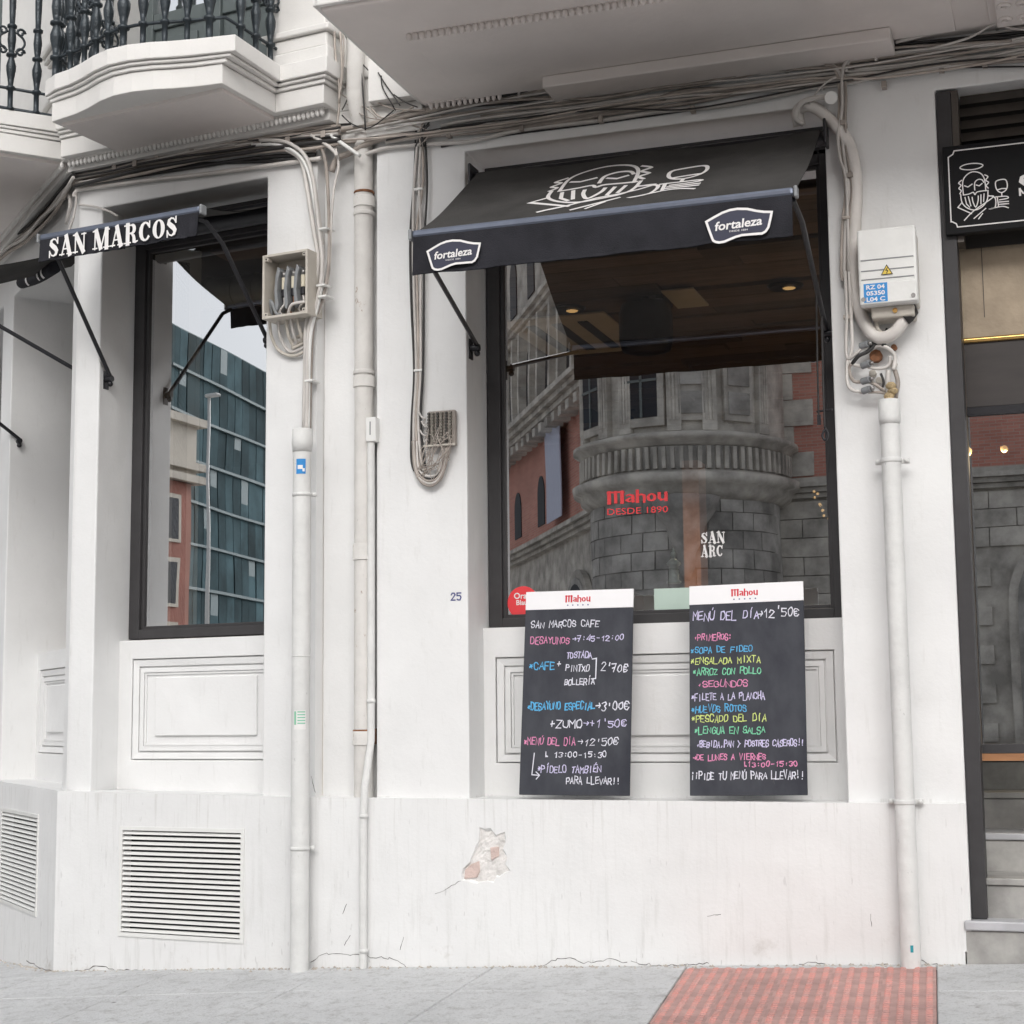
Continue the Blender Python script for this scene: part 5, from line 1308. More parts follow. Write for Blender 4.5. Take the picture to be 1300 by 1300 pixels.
# ------------------------------------------------------------------ open fuse box
f0 = at(S, 330, 400, .09); f1 = at(S, 388, 316, .09)
U0, U1, Z0, Z1 = f0[0] , f1[0], 2.800, 3.098
fb = thing('fuse_box', 'open beige fuse box with three fuse carriers under the SAN MARCOS awning', 'fuse box', S, (U0, -.05, Z0))
wt = .012
part('box_back', MB().box(U0, U1, -.048, -.036, Z0, Z1), BOXB, fb)
for nm, bx_ in (('box_side', (U0, U0 + wt, -.036, .075, Z0, Z1)), ('box_side', (U1 - wt, U1, -.036, .075, Z0, Z1)), ('box_side', (U0 + wt, U1 - wt, -.036, .075, Z0, Z0 + wt)), ('box_side', (U0 + wt, U1 - wt, -.036, .075, Z1 - wt, Z1))):
    part(nm, MB().box(*bx_), BOXB, fb, bev=.002)
for u, z in ((U0 + .02, Z0 + .02), (U1 - .02, Z0 + .02), (U0 + .02, Z1 - .02), (U1 - .02, Z1 - .02)):
    lug = part('screw_lug', MB().box(u - .009, u + .009, .04, .072, z - .009, z + .009), BOXB, fb, bev=.002); part('screw', MB().tube([(u, .072, z), (u, .0735, z)], .004, 8), BLACKMETAL, lug)
part('terminal_strip', MB().box(U0 + .03, U0 + .046, -.03, .0, Z0 + .07, Z1 - .07), CREAM, fb)
for k in range(3):
    u = U0 + .062 + k * .052
    m1 = MB(); m1.plate([(u - .012, Z0 + .05), (u - .018, Z0 + .13), (u - .012, Z0 + .20), (u, Z0 + .245), (u + .014, Z0 + .225), (u + .004, Z0 + .19), (u - .002, Z0 + .13), (u + .006, Z0 + .07), (u, Z0 + .04)], -.02, .045)
    c3 = part('fuse_carrier', m1, GREY, fb, bev=.003)
    part('fuse', MB().tube([(u + .022, .02, Z0 + .14), (u + .022, .02, Z0 + .195)], .0125, 10), CREAM, c3)
    part('fuse_clip', MB().tube([(u + .022, .02, Z0 + .105), (u + .022, .02, Z0 + .139)], .0135, 10), BLACKMETAL, c3)
    part('fuse_clip', MB().tube([(u + .022, .02, Z0 + .196), (u + .022, .02, Z0 + .222)], .0115, 10), STEEL, c3)
    part('copper_wire', MB().tube([(u + .02, .02, Z0 + .105), (u + .03, .03, Z0 + .07), (u + .005, .03, Z0 + .04), (u + .02, .01, Z0 + .013)], .005, 6, 3), RUST if k == 1 else CABLE_L, c3)
part('loose_wire', MB().tube([(U0 + .02, .02, Z0 + .02), (U0 + .03, .05, Z0 + .09), (U0 + .055, .04, Z0 + .03), (U0 + .08, .05, Z0 + .02)], .008, 7, 4), GREY, fb)
part('loose_wire', MB().tube([(U0 + .12, .04, Z0 + .02), (U0 + .155, .06, Z0 + .055), (U1 - .02, .05, Z0 + .06)], .007, 7, 4), CABLE_L, fb)

# ------------------------------------------------------------------ white meter box at the right
a = at(M, 1089, 391, .12); b = at(M, 1160, 284, .12)
A0, A1, B0, B1 = 1.018, 1.246, 2.595, 2.905
mb_ = thing('meter_box', 'white plastic electricity box with a yellow warning triangle and blue label', 'junction box', M, (A0, -.05, B0))
part('box_base', MB().box(A0 + .008, A1 - .006, -.048, .06, B0 + .006, B1 - .006), BOXB, mb_, bev=.006)
lid = part('box_lid', MB().box(A0, A1, .06, .11, B0, B1), BOXW, mb_, bev=.009)
for z in (.555, .405, .285, .19): part('lid_rib', MB().box(A0 + .012, A1 - .012, .1095, .1125, B0 + (B1 - B0) * z * .94 + .02, B0 + (B1 - B0) * z * .94 + .0235), GREY, lid)
part('lid_step', MB().box(A0 + .004, A1 - .004, .108, .116, B0 + .004, B0 + .088), BOXW, lid, bev=.004)
for u in (A0 + .018, A1 - .018): sc_ = part('lid_screw', MB().tube([(u, .114, B0 + .024), (u, .119, B0 + .024)], .009, 12), STEEL, lid)
tc_, tz = (A0 + A1) / 2 - .002, B0 + .118
m1 = MB(); m1.face([(tc_ - .022, .1135, tz), (tc_ + .022, .1135, tz), (tc_, .1135, tz + .039)]); w_ = part('warning_triangle', m1, YELLOW, lid, fix=False)
m1 = MB(); m1.ribbon([(tc_ - .021, tz + .001), (tc_ + .021, tz + .001), (tc_, tz + .038)], .0032, lambda x, y: (x, .114, y), closed=True); m1.ribbon([(tc_ + .003, tz + .027), (tc_ - .004, tz + .017), (tc_ + .004, tz + .016), (tc_ - .001, tz + .005)], .003, lambda x, y: (x, .1142, y)); part('triangle_print', m1, BLACKMETAL, w_, fix=False)
m1 = MB(); m1.face([(A0 + .020, .117, B0 + .010), (A0 + .112, .117, B0 + .010), (A0 + .112, .117, B0 + .086), (A0 + .020, .117, B0 + .086)]); lb_ = part('blue_label', m1, BLUE, lid, fix=False)
for k, tx in enumerate(('RZ 04', '05350', 'L04 C')):
    m1 = font_mesh('w', tx, .0165, lambda x, y, k=k: (A0 + .066 + x, .1176, B0 + .063 - k * .0245 + y), offset=.03, width=.072); part('label_text', m1, PRINT, lb_, fix=False)
part('lower_box', MB().box(A0 + .04, A1 - .02, -.048, .07, B0 - .045, B0 + .002), BOXB, mb_, bev=.008)
part('screw', MB().tube([((A0 + A1) / 2 + .02, .070, B0 - .02), ((A0 + A1) / 2 + .02, .078, B0 - .02)], .010, 12), BRASS, mb_)
# conduit loop into the box and the splitters beneath
def run(fr, pts, r, d=0.0, seg=8, sm=4): return MB().tube(path(fr, pts, d), r, seg, sm)
lp = thing('flexible_conduit', 'thick grey conduit curving up to the white electricity box from below', 'conduit', M, at(M, 1120, 415, .02))
part('conduit', run(M, [(1015, 160, -.06), (1013, 142, -.04), (1024, 134, -.02), (1040, 140, -.02), (1058, 157, -.02), (1074, 176, -.02), (1083, 200, -.02), (1087, 240, -.02), (1085, 290, -.02), (1083, 340, -.02), (1085, 372, -.02), (1094, 402, .0), (1108, 425, .01), (1122, 429, .02), (1138, 420, .03), (1150, 400, .03), (1152, 392, .02)], .026), CABLE_L, lp)
part('conduit', run(M, [(1020, 158, -.02), (1010, 150, 0), (1018, 130, .02), (1045, 123, .02), (1052, 124, .02)], .012), CABLE_L, lp)
part('conduit_end', MB().tube([at(M, 1055, 124, .01), at(M, 1055, 124, .045)], .026, 16), BOXW, lp)
part('conduit_sleeve', run(M, [(1147, 404, .032), (1155, 396, .03), (1150, 388, .02)], .034, sm=2), CABLE_D, lp)
sp_ = thing('cable_splitters', 'tangle of coaxial splitters and cables below the white electricity box', 'cable splitters', M, at(M, 1110, 470, .0))
for pts, mt_, r_ in (
    ([(1073, 345), (1075, 400), (1074, 430), (1076, 455), (1090, 446), (1096, 438)], CABLE_L, .007), ([(1078, 345), (1081, 410), (1082, 440), (1079, 460), (1098, 466)], CABLE_L, .007),
    ([(1076, 455), (1075, 480), (1080, 494), (1096, 498)], CABLE_L, .007), ([(1080, 462), (1078, 470), (1084, 484), (1098, 484)], CABLE, .007), ([(1100, 448), (1112, 440), (1125, 441), (1136, 452), (1134, 470)], CABLE_L, .008),
    ([(1102, 466), (1116, 468), (1128, 464), (1130, 452)], CABLE_L, .007), ([(1102, 484), (1114, 490), (1124, 498)], CABLE, .007), ([(1102, 498), (1116, 498), (1126, 500)], CABLE, .006),
    ([(1112, 400), (1114, 418), (1122, 424)], BOXB, .009), ([(1112, 436), (1102, 446), (1090, 452), (1082, 462)], CABLE_D, .008), ([(1124, 424), (1112, 432), (1106, 442)], CABLE_D, .010),
    ([(1128, 470), (1127, 490), (1128, 505)], CABLE_L, .010), ([(1136, 470), (1140, 486), (1137, 505)], CABLE, .009), ([(1124, 418), (1132, 424), (1120, 440)], CABLE_D, .007), ([(1118, 474), (1122, 486), (1118, 496)], CABLE_D, .005)):
    part('cable', run(M, [(x, y, .0 + random.uniform(0, .02)) for x, y in pts], r_), mt_, sp_)
for x, y in ((1096, 439), (1098, 464), (1098, 484), (1099, 496)):
    c_ = at(M, x, y, .02); q = part('splitter', MB().tube([(c_[0] - .012, .015, c_[2]), (c_[0] + .02, .03, c_[2] + .005)], .014, 10), GREY, sp_); part('splitter_nut', MB().tube([(c_[0] + .02, .03, c_[2] + .005), (c_[0] + .035, .03, c_[2] + .006)], .008, 6), STEEL, q)
for x, y, r_, mt_ in ((1108, 474, .015, BOXB), (1116, 483, .013, BOXB), (1112, 452, .026, RUST), (1134, 462, .015, BOXB), (1135, 441, .012, RUST)):
    c_ = at(M, x, y, -.03); part('wall_plug', MB().tube([(c_[0], -.05, c_[2]), (c_[0], -.02, c_[2])], r_, 9), mt_, sp_, bev=.004)
random.seed(8)
c_ = at(M, 1131, 505, .04); m1 = MB()
for k in range(5): m1.lathe((c_[0] + random.uniform(-.008, .008), .045 + random.uniform(-.01, .01), c_[2] - .045 + k * .02), [(.006, -.004), (.019, .004), (.022, .014), (.012, .026)], 8)
part('foam_plug', m1, FOAM, sp_)

# ------------------------------------------------------------------ telephone terminal block
tb0 = at(M, 541, 568, -.01); tb1 = at(M, 577, 519, -.01)
tb = thing('terminal_block', 'grey telephone terminal block with a web of thin wires on the pillar', 'terminal block', M, (tb0[0], -.05, tb0[2]))
part('block_base', MB().box(tb0[0], tb1[0], -.048, -.018, tb0[2], tb1[2]), CABLE, tb, bev=.01)
TBM = mat('oxidised_terminals', (0.30, 0.28, 0.24), 0.6, 0.3, var=0.5, vscale=90)
TBD = mat('dark_terminals', (0.10, 0.095, 0.085), 0.7, var=0.4, vscale=90)
for i in range(6):
    u = tb0[0] + .012 + i * (tb1[0] - tb0[0] - .02) / 5.6
    m1 = MB()
    for j in range(11):
        z = tb0[2] + .008 + j * .0135; m1.box(u - .005, u + .005, -.018, -.006 + (i % 2) * .003, z, z + .009)
    part('terminal_row', m1, TBM if i % 2 else TBD, tb)
part('strap', MB().box(tb0[0] - .012, tb1[0] + .002, -.010, -.004, tb0[2] + .002, tb0[2] + .010), BOXB, tb)
random.seed(14)
wires = MB()
for k in range(26):
    a = (random.uniform(tb0[0], tb1[0]), -.008, random.uniform(tb0[2], tb0[2] + .12))
    e = at(M, random.uniform(528, 560), random.uniform(585, 615), -.02)
    m_ = at(M, random.uniform(530, 572), random.uniform(560, 600), random.uniform(-.03, .02))
    wires.tube([a, m_, e], .0018, 4, 3, caps=False)
o = part('thin_wires', wires, CABLE, tb); o['kind'] = 'stuff'
for k, (r_, mt_) in enumerate(((.006, CABLE), (.005, CABLE_L), (.006, CABLE), (.004, CABLE_D), (.005, CABLE_L))):
    j = k * 2.2
    part('cable_loop', run(M, [(524 + j * .6, 560, -.03), (526 + j * .5, 592 - j * .3, -.03), (533 + j * .3, 610 - j, -.025), (546, 617 - j * 1.4, -.02), (558 - j * .2, 609 - j, -.02), (566 - j * .4, 590 - j, -.02), (569 - j * .6, 568, -.02)], r_), mt_, tb)
for x, y in ((536, 530), (539, 541), (537, 552)): part('wire_curl', run(M, [(x - 4, y - 6, -.02), (x, y, 0), (x + 4, y + 2, -.01), (x + 1, y + 8, -.02), (x + 7, y + 9, -.02)], .004), CABLE_L, tb)

# ------------------------------------------------------------------ cable bundles
random.seed(31)
def bundle(label, fr_default, items, name='cable_bundle', grp='cables fixed along the wall'):
    first = items[0]
    b = thing(name, label, 'cables', M, to_frame(M, first[0], path(first[0], [first[1][0]], first[4] if len(first) > 4 else .0)[0]), group=grp)
    for it in items:
        fr, pts, r, mt_ = it[:4]; d = it[4] if len(it) > 4 else 0.0
        P = [to_frame(M, fr, p) for p in path(fr, pts, d)]
        part('cable', MB().tube(P, r, 7, 4), mt_, b)
    return b
def clips(b, pts, mt_=CABLE):
    for fr, x, y, w_, h_, d in pts:
        q = at(fr, x, y, d); m1 = MB(); m1.box(q[0] - w_, q[0] + w_, -.05, d + .004, q[2] - h_, q[2] + h_); part('clip', wm(fr, m1) if fr is not M else m1, mt_, b, bev=.002)
main_runs = [
 (M, [(457, 199), (490, 188), (545, 183), (600, 179), (662, 165), (762, 153), (842, 141), (923, 134), (1004, 118), (1030, 111), (1046, 112)], .0095, CABLE_L, -.035),
 (M, [(421, 218), (428, 202), (445, 194), (470, 181), (494, 174), (530, 172), (569, 168), (650, 158), (681, 155), (740, 146), (815, 133), (869, 117), (950, 113), (1058, 102), (1138, 92), (1219, 81), (1330, 67)], .0145, CABLE, -.028),
 (M, [(560, 160), (600, 152), (735, 135), (834, 121), (950, 106), (1058, 93), (1150, 84), (1330, 60)], .0085, CABLE_L, -.03),
 (M, [(430, 165), (461, 160), (515, 148), (569, 136), (650, 126), (708, 112), (834, 97), (950, 89), (1031, 79)], .013, CABLE, -.02),
 (M, [(440, 168), (520, 152), (600, 134), (700, 116), (800, 101), (900, 92), (1040, 80), (1140, 66), (1330, 48)], .006, CABLE_L, -.005),
 (M, [(570, 133), (640, 121), (708, 107), (834, 91), (950, 79), (1050, 66), (1137, 57), (1330, 38)], .007, CABLE_D, -.01),
 (M, [(560, 165), (700, 148), (834, 126), (950, 110), (1100, 92), (1330, 64)], .008, CABLE_D, -.04),
 (M, [(560, 186), (650, 170), (760, 156), (930, 131), (1000, 118)], .006, CABLE_D, -.044),
 (M, [(1074, 92), (1076, 80), (1086, 74), (1112, 71), (1192, 62), (1330, 52)], .009, CABLE_L, -.015),
 (M, [(1085, 88), (1160, 80), (1230, 66), (1265, 60), (1330, 58)], .006, CABLE_L, -.022),
 (M, [(1050, 82), (1140, 70), (1200, 58), (1330, 44)], .010, CABLE, -.02),
 (M, [(1137, 53), (1180, 43), (1219, 35), (1262, 28), (1330, 18)], .009, CABLE_L, 0.0),
 (M, [(1180, 62), (1230, 48), (1262, 31), (1285, 36), (1330, 40)], .005, CABLE_L, .01),
 (M, [(1060, 76), (1150, 62), (1240, 50), (1330, 46)], .008, CABLE_D, -.005),
 (M, [(1100, 86), (1180, 86), (1330, 84)], .004, CABLE_D, -.03),
]
random.seed(52)
for k in range(16):
    f = k / 15; off = -22 + 44 * random.random(); x0 = random.choice((300, 360, 430, 480)); pts = []
    for x in range(x0 + 130, 1331, 75):
        base = 150 + (x - 600) * -.136 - (0 if x < 900 else (x - 900) * -.012)
        pts.append((x, base + off * (.75 + .25 * math.sin(x * .01 + k)) + random.uniform(-3, 3) + 4 * math.sin(x * .012 + k * 2)))
    main_runs.append((M, pts, random.choice((.004, .005, .006, .008)), (CABLE, CABLE_L, CABLE, CABLE, CABLE_L, CABLE_D)[k % 6], -.030 + .010 * (k % 4)))
b_main = bundle('bundle of dusty cables running above the wide awning to the door', M, main_runs)
clips(b_main, [(M, x, y, .010, .014, -.02) for x, y in ((569, 170), (662, 162), (762, 151), (879, 138), (1090, 98), (1195, 86), (1250, 80), (1122, 107))])
clips(b_main, [(M, x, y, .006, .018, -.006) for x, y in ((659, 122), (705, 116), (834, 98), (997, 84), (1112, 72), (1265, 28))], CABLE_L)
bay_runs = [
 (S, [(94, 250), (96, 244), (104, 240), (150, 234), (188, 229), (269, 220), (350, 209), (408, 201)], .0105, CABLE_L, -.03),
 (S, [(88, 222), (100, 222), (135, 209), (188, 196), (242, 187), (296, 184), (340, 180), (372, 185), (390, 202), (398, 232), (404, 269), (409, 310)], .010, CABLE_L, -.02),
 (S, [(90, 214), (120, 204), (170, 190), (240, 176), (330, 170), (425, 160)], .009, CABLE, -.012),
 (S, [(92, 232), (120, 219), (170, 210), (230, 202), (300, 194), (350, 186), (400, 190)], .012, CABLE, -.02),
 (S, [(96, 226), (150, 215), (210, 200), (260, 188), (330, 176), (430, 170)], .008, CABLE_L, -.004),
 (S, [(110, 232), (180, 222), (260, 210), (330, 200), (400, 196)], .010, CABLE_D, -.035),
 (S, [(96, 218), (130, 212), (200, 188), (280, 182), (350, 174), (430, 166)], .007, CABLE, .0),
 (S, [(100, 228), (160, 222), (230, 210), (330, 205), (400, 204)], .008, CABLE_D, -.038),
 (S, [(300, 186), (335, 182), (368, 192), (383, 206), (390, 240), (398, 290), (404, 330), (398, 372), (389, 410), (388, 450), (386, 548)], .011, CABLE_L, -.01),
 (S, [(320, 184), (352, 184), (378, 196), (392, 220), (400, 260), (407, 300), (410, 345), (404, 385), (395, 420), (392, 470), (391, 548)], .009, BOXW, .0),
 (S, [(408, 186), (414, 210), (417, 260), (418, 310), (416, 350), (408, 385), (398, 412), (395, 460), (393, 548)], .008, CABLE, -.015),
 (S, [(330, 178), (362, 180), (386, 196), (397, 226), (402, 262), (405, 290), (409, 330), (407, 360), (400, 392), (391, 425), (390, 500), (389, 548)], .0095, CABLE_L, .006),
 (S, [(425, 184), (430, 210), (424, 240), (420, 290), (419, 330), (414, 372), (404, 398)], .006, CABLE_L, -.02),
 (S, [(395, 172), (412, 182), (424, 192), (428, 198)], .009, CABLE_L, .0), (S, [(420, 172), (440, 186), (457, 198)], .009, BOXW, .0),
]
for k in range(12):
    off = random.uniform(-16, 14); pts = []
    for x in range(96, 440, 42):
        base = 226 - (x - 96) * .235 + .00022 * (x - 96) ** 2
        pts.append((x, base + off * (.8 + .2 * math.sin(x * .03 + k)) + random.uniform(-2, 2)))
    bay_runs.append((S, pts, random.choice((.005, .006, .008, .010)), (CABLE, CABLE_L, CABLE, CABLE_D)[k % 4], -.028 + .010 * (k % 4)))
b_bay = bundle('bundle of cables over the turned bay dropping beside the fuse box', S, bay_runs)
clips(b_bay, [(S, x, y, .012, .016, .006) for x, y in ((145, 211), (199, 196), (243, 187), (171, 207), (365, 178), (410, 170))])
clips(b_bay, [(S, x, y, .022, .005, .014) for x, y in ((407, 362), (409, 376), (392, 483), (410, 290))], BOXW)
loops = [(S, [(x0, 400, .02), (x0 + 2 + k, 425, .0), (x0 + 12 - k, 445 - k * 3, -.03), (372, 452 - k * 5, -.03), (388, 446 - k * 6, -.03)], .0075, CABLE_L if k % 2 else BOXB) for k, x0 in enumerate((342, 352, 362, 368, 376))]
bundle('looped beige cables hanging out of the bottom of the fuse box', S, loops, 'cable_loops')
corner = []
for k in range(11):
    o_ = k * 3.2; j = random.uniform(-2, 2)
    corner.append((T, [(93, 216 + o_ * .4 + j), (72, 236 + o_ + j), (52, 257 + o_ + random.uniform(-4, 4)), (30, 282 + o_ * .8 + random.uniform(-3, 3)), (8, 300 + o_ * .7), (-20, 326 + o_ * .7)], random.choice((.007, .009, .012, .014)), (CABLE, CABLE_L, CABLE_L, CABLE_D, CABLE)[k % 5], -.03 + .012 * (k % 4)))
corner.append((T, [(84, 250, -.03), (70, 262, -.03), (50, 285, -.03), (30, 306, -.03), (14, 318, -.03)], .008, CABLE_L, -.03))
corner.append((S, [(97, 248), (96, 262), (92, 280), (86, 296)], .006, CABLE_L, -.03)); corner.append((S, [(101, 260), (118, 262), (138, 268), (150, 275)], .006, CABLE_L, -.03))
corner.append((T, [(88, 246, -.02), (89, 262, -.02), (84, 284, -.02)], .010, CABLE_L, -.02))
b_c = bundle('thick sagging bunch of cables turning the corner at the far left', T, corner)
mid_runs = []
for k, (x, r_, mt_) in enumerate(((524, .0055, CABLE_D), (528, .007, CABLE_L), (532, .006, CABLE), (536, .0065, CABLE_L), (540, .005, CABLE_D))):
    mid_runs.append((M, [(x + random.uniform(-2, 6), 160), (x + random.uniform(-4, 5), 230), (x + random.uniform(-2, 2) - 2, 300), (x - 2, 380), (x + (530 - x) * .3, 470), (x - 3 + (530 - x) * .3, 530), (x - 2, 580), (x + 2, 598)], r_, mt_, -.04 + .003 * k))
for k in range(5):
    mid_runs.append((M, [(535 + random.uniform(-20, 12), 158 + random.uniform(-10, 6)), (538 + random.uniform(-10, 10), 168), (532 + random.uniform(-5, 8), 186)], .004, (CABLE_D, CABLE)[k % 2], -.01))
b_m = bundle('cables running down the left pillar to the telephone terminal block', M, mid_runs)
clips(b_m, [(M, 531, 470, .022, .005, -.028), (M, 531, 240, .022, .005, -.028)], BOXW)
rr_ = []
for k, (x, r_, mt_) in enumerate(((1066, .007, CABLE), (1070, .008, CABLE_L), (1074, .006, CABLE))):
    rr_.append((M, [(1031 + k * 8, 79 + k * 2), (1050 + k * 4, 80 + k * 2), (1062 + k * 4, 92), (x, 120), (x - 1, 160), (x + 2, 200), (x + 8, 240), (x + 4, 280), (x + 2, 340), (x + 4, 356)], r_, mt_, -.015 + .006 * k))
rr_.append((M, [(1086, 72), (1073, 80), (1069, 100), (1069, 140), (1064, 170), (1066, 200), (1074, 226), (1076, 280), (1078, 350)], .007, CABLE_L, .0))
rr_.append((M, [(1028, 132), (1036, 118), (1050, 104), (1062, 98)], .004, CABLE_L, .01))
b_r = bundle('knotted cables running down from the door lintel to the white electricity box', M, rr_)
clips(b_r, [(M, 1074, 276, .014, .006, .006), (M, 1075, 402, .014, .008, .01), (M, 1070, 155, .012, .010, .006), (M, 1079, 222, .012, .010, .006)], CABLE)
# loose wires hanging in the gap beside the slab
gap = []
for pts, r_, d in (([(424, 28), (426, 70), (431, 120), (428, 160)], .005, .05), ([(432, 40), (434, 90), (430, 130)], .005, .06), ([(436, 42), (436, 80), (432, 120)], .004, .06), ([(438, 44), (450, 70), (470, 92), (490, 120), (502, 140)], .003, .02),
                   ([(450, 100), (440, 128), (434, 140)], .003, .02), ([(434, 120), (452, 132), (466, 138), (478, 150)], .003, .02), ([(480, 92), (490, 108), (500, 122), (508, 134)], .003, .04), ([(484, 96), (486, 112), (500, 136)], .003, .04),
                   ([(458, 86), (461, 120), (464, 165)], .004, .03), ([(434, 146), (448, 158), (470, 162), (500, 140)], .003, .03), ([(500, 120), (515, 130), (530, 136)], .003, .03), ([(470, 135), (485, 150), (510, 142), (525, 136)], .004, .0), ([(475, 128), (500, 138), (540, 140)], .004, .0), ([(440, 132), (470, 150), (520, 152)], .003, .02)):
    gap.append((M, pts, r_, random.choice((CABLE_D, CABLE_D, CABLE)), d))
bundle('loose thin wires dangling in the gap between the bay and the overhead slab', M, gap, 'loose_wires')

# house number
m1 = MB(); q = at(M, 573, 762, -.05); q2 = at(M, 588, 753, -.05)
for k, ch in enumerate('25'):
    for st in strokes(ch): m1.ribbon([(q[0] + k * .027 + x * .018, q[2] + y * .030) for x, y in st], .0055, lambda a, b: (a, -.0485, b))
hn = solo('house_number', m1, NAVY, M, (q[0], -.0485, q[2]), 'house number 25 stencilled in dark blue on the pillar left of the wide window', 'house number')

# ------------------------------------------------------------------ the far side of the square (seen mirrored in the glass)
STONE = mat('weathered_limestone', (0.68, 0.64, 0.58), 0.85, var=0.5, vscale=1.6, bump=0.5, bscale=6, rand=0.12)
STONE_D = mat('dark_limestone', (0.52, 0.50, 0.47), 0.85, var=0.55, vscale=1.4, bump=0.5, bscale=6, rand=0.18)
BRICKM, nt, bb = nodes('red_brick_wall')
N, L = nt.nodes, nt.links
tc = N.new('ShaderNodeTexCoord'); mp = N.new('ShaderNodeMapping'); mp.inputs['Rotation'].default_value = (R(90), 0, 0)
br = N.new('ShaderNodeTexBrick'); br.inputs['Color1'].default_value = (.80, .36, .28, 1); br.inputs['Color2'].default_value = (.66, .28, .22, 1); br.inputs['Mortar'].default_value = (.64, .47, .40, 1); br.inputs['Scale'].default_value = 1.0
br.inputs['Brick Width'].default_value = .26; br.inputs['Row Height'].default_value = .075; br.inputs['Mortar Size'].default_value = .008
L.new(tc.outputs['Object'], mp.inputs[0]); L.new(mp.outputs[0], br.inputs['Vector'])
nz = N.new('ShaderNodeTexNoise'); nz.inputs['Scale'].default_value = .9; nz.inputs['Detail'].default_value = 6; L.new(tc.outputs['Object'], nz.inputs['Vector'])
mx = N.new('ShaderNodeMix'); mx.data_type = 'RGBA'; mx.blend_type = 'MULTIPLY'; mx.inputs['Factor'].default_value = .5; L.new(br.outputs['Color'], mx.inputs['A']); L.new(nz.outputs['Fac'], mx.inputs['B']); L.new(mx.outputs['Result'], bb.inputs['Base Color']); bb.inputs['Roughness'].default_value = .9
WINDARK = mat('dark_window_pane', (0.03, 0.035, 0.045), 0.6, spec=0.15, var=0.2, vscale=1)
BANNER = mat('pale_lavender_banner', (0.55, 0.58, 0.72), 0.7, var=0.05)

# the photograph's reflections fix azimuth, height and distance; the glass plane is y = 0.33
GY = 0.33
FR = Frame(0, 2 * GY - 32.0, 180)                 # right-hand brick front, faces the cafe
FL = Frame(-9.4, 2 * GY - 33.6, 120)              # receding brick front
pal = thing('opposite_palace', 'stone and red brick palace with a round corner turret seen mirrored in the shop windows', 'building', M, (-6.9, 31.0, -1.0))
def pw(name, fr, mb, mt_, parent=pal, lab=None): return part(name, wm(fr, mb), mt_, parent, label=lab)
# right-hand wall: local u = -x
m1 = wall_holes(MB(), -18.0, 5.2, 6.35, 18.0, 0.0, []); pw('brick_wall', FR, m1, BRICKM)
m1 = MB(); m1.box(-18.0, 5.2, -0.5, -0.05, -3, 6.2); basr = pw('stone_base', FR, m1, STONE)
cols_ = 11; rows_ = 13
for j in range(rows_):
    for i in range(cols_):
        w_ = 1.2; u = -8.3 + i * w_ + (0.5 * w_ if j % 2 else 0); z = 0.4 + j * .43
        if -4.0 < u < -0.3 and z < 4.6: continue
        m1 = MB(); pr = random.uniform(0, .02); m1.box(u + .012, u + w_ - .012, -.04, .015 + pr, z + .010, z + .42); o = pw('stone_block', FR, m1, STONE, basr)
def arch_pts(c, w_, z0, zs, n=12): return [(c - w_, z0)] + [(c - w_ * math.cos(math.pi * k / n), zs + w_ * math.sin(math.pi * k / n) * 1.15) for k in range(n + 1)] + [(c + w_, z0)]
def arch(fr, c, w_, z0, zs, par, d=0.05):
    A = arch_pts(c, w_ + .35, z0, zs); m1 = MB(); m1.plate(list(reversed(A)), d - .05, d + .12); s_ = pw('arch_surround', fr, m1, STONE, par)
    A = arch_pts(c, w_ + .15, z0, zs); m1 = MB(); m1.plate(list(reversed(A)), d + .12, d + .17); pw('arch_moulding', fr, m1, STONE_D, par)
    A = arch_pts(c, w_, z0, zs); m1 = MB(); m1.plate(list(reversed(A)), d + .17, d + .175); pw('arch_opening', fr, m1, WINDARK, par)
arch(FR, -1.55, 0.95, 0.0, 3.5, basr)
for k in range(4): m1 = MB(); m1.box(-18, 5.0, -.1, .15 + .12 * k if k < 3 else .3, 6.05 + k * .12, 6.05 + k * .12 + .11); pw('ledge', FR, m1, STONE, pal)
# quoins between turret and brick
for j in range(18):
    L_ = (1.0, 0.55)[j % 2]; m1 = MB(); m1.box(5.0 - L_, 5.3, .0, .06, 6.6 + j * .62, 6.6 + j * .62 + .60); pw('quoin', FR, m1, STONE, pal)
# upper windows of the right-hand wall
for c0 in (-3.4, -6.8, -10.2, -13.6):
    for z0 in (8.2, 13.0):
        m1 = MB(); m1.box(c0 - .95, c0 + .95, 0, .12, z0 - .2, z0 + 3.0); wv = pw('stone_window', FR, m1, STONE, pal)
        m1 = MB(); m1.box(c0 - .65, c0 + .65, .12, .125, z0, z0 + 2.7); pw('pane', FR, m1, WINDARK, wv)
# round turret
TC = (-6.95, 2 * GY - 31.4); TR_ = 2.35
def ringcyl(r, z0, z1, n=40, a0=-180, a1=180):
    m = MB(); base = 0
    m.lathe((TC[0], -TC[1], 0), [(r, z0), (r, z0 + .02), (r, z1 - .02), (r, z1)], n)
    return m
def tp(name, mb, mt_, parent=pal): return part(name, mb, mt_, parent)
tur = tp('turret', ringcyl(TR_, 6.9, 17.5), STONE)
tbase = tp('turret_base', ringcyl(TR_ - .15, -3, 6.0), STONE_D)
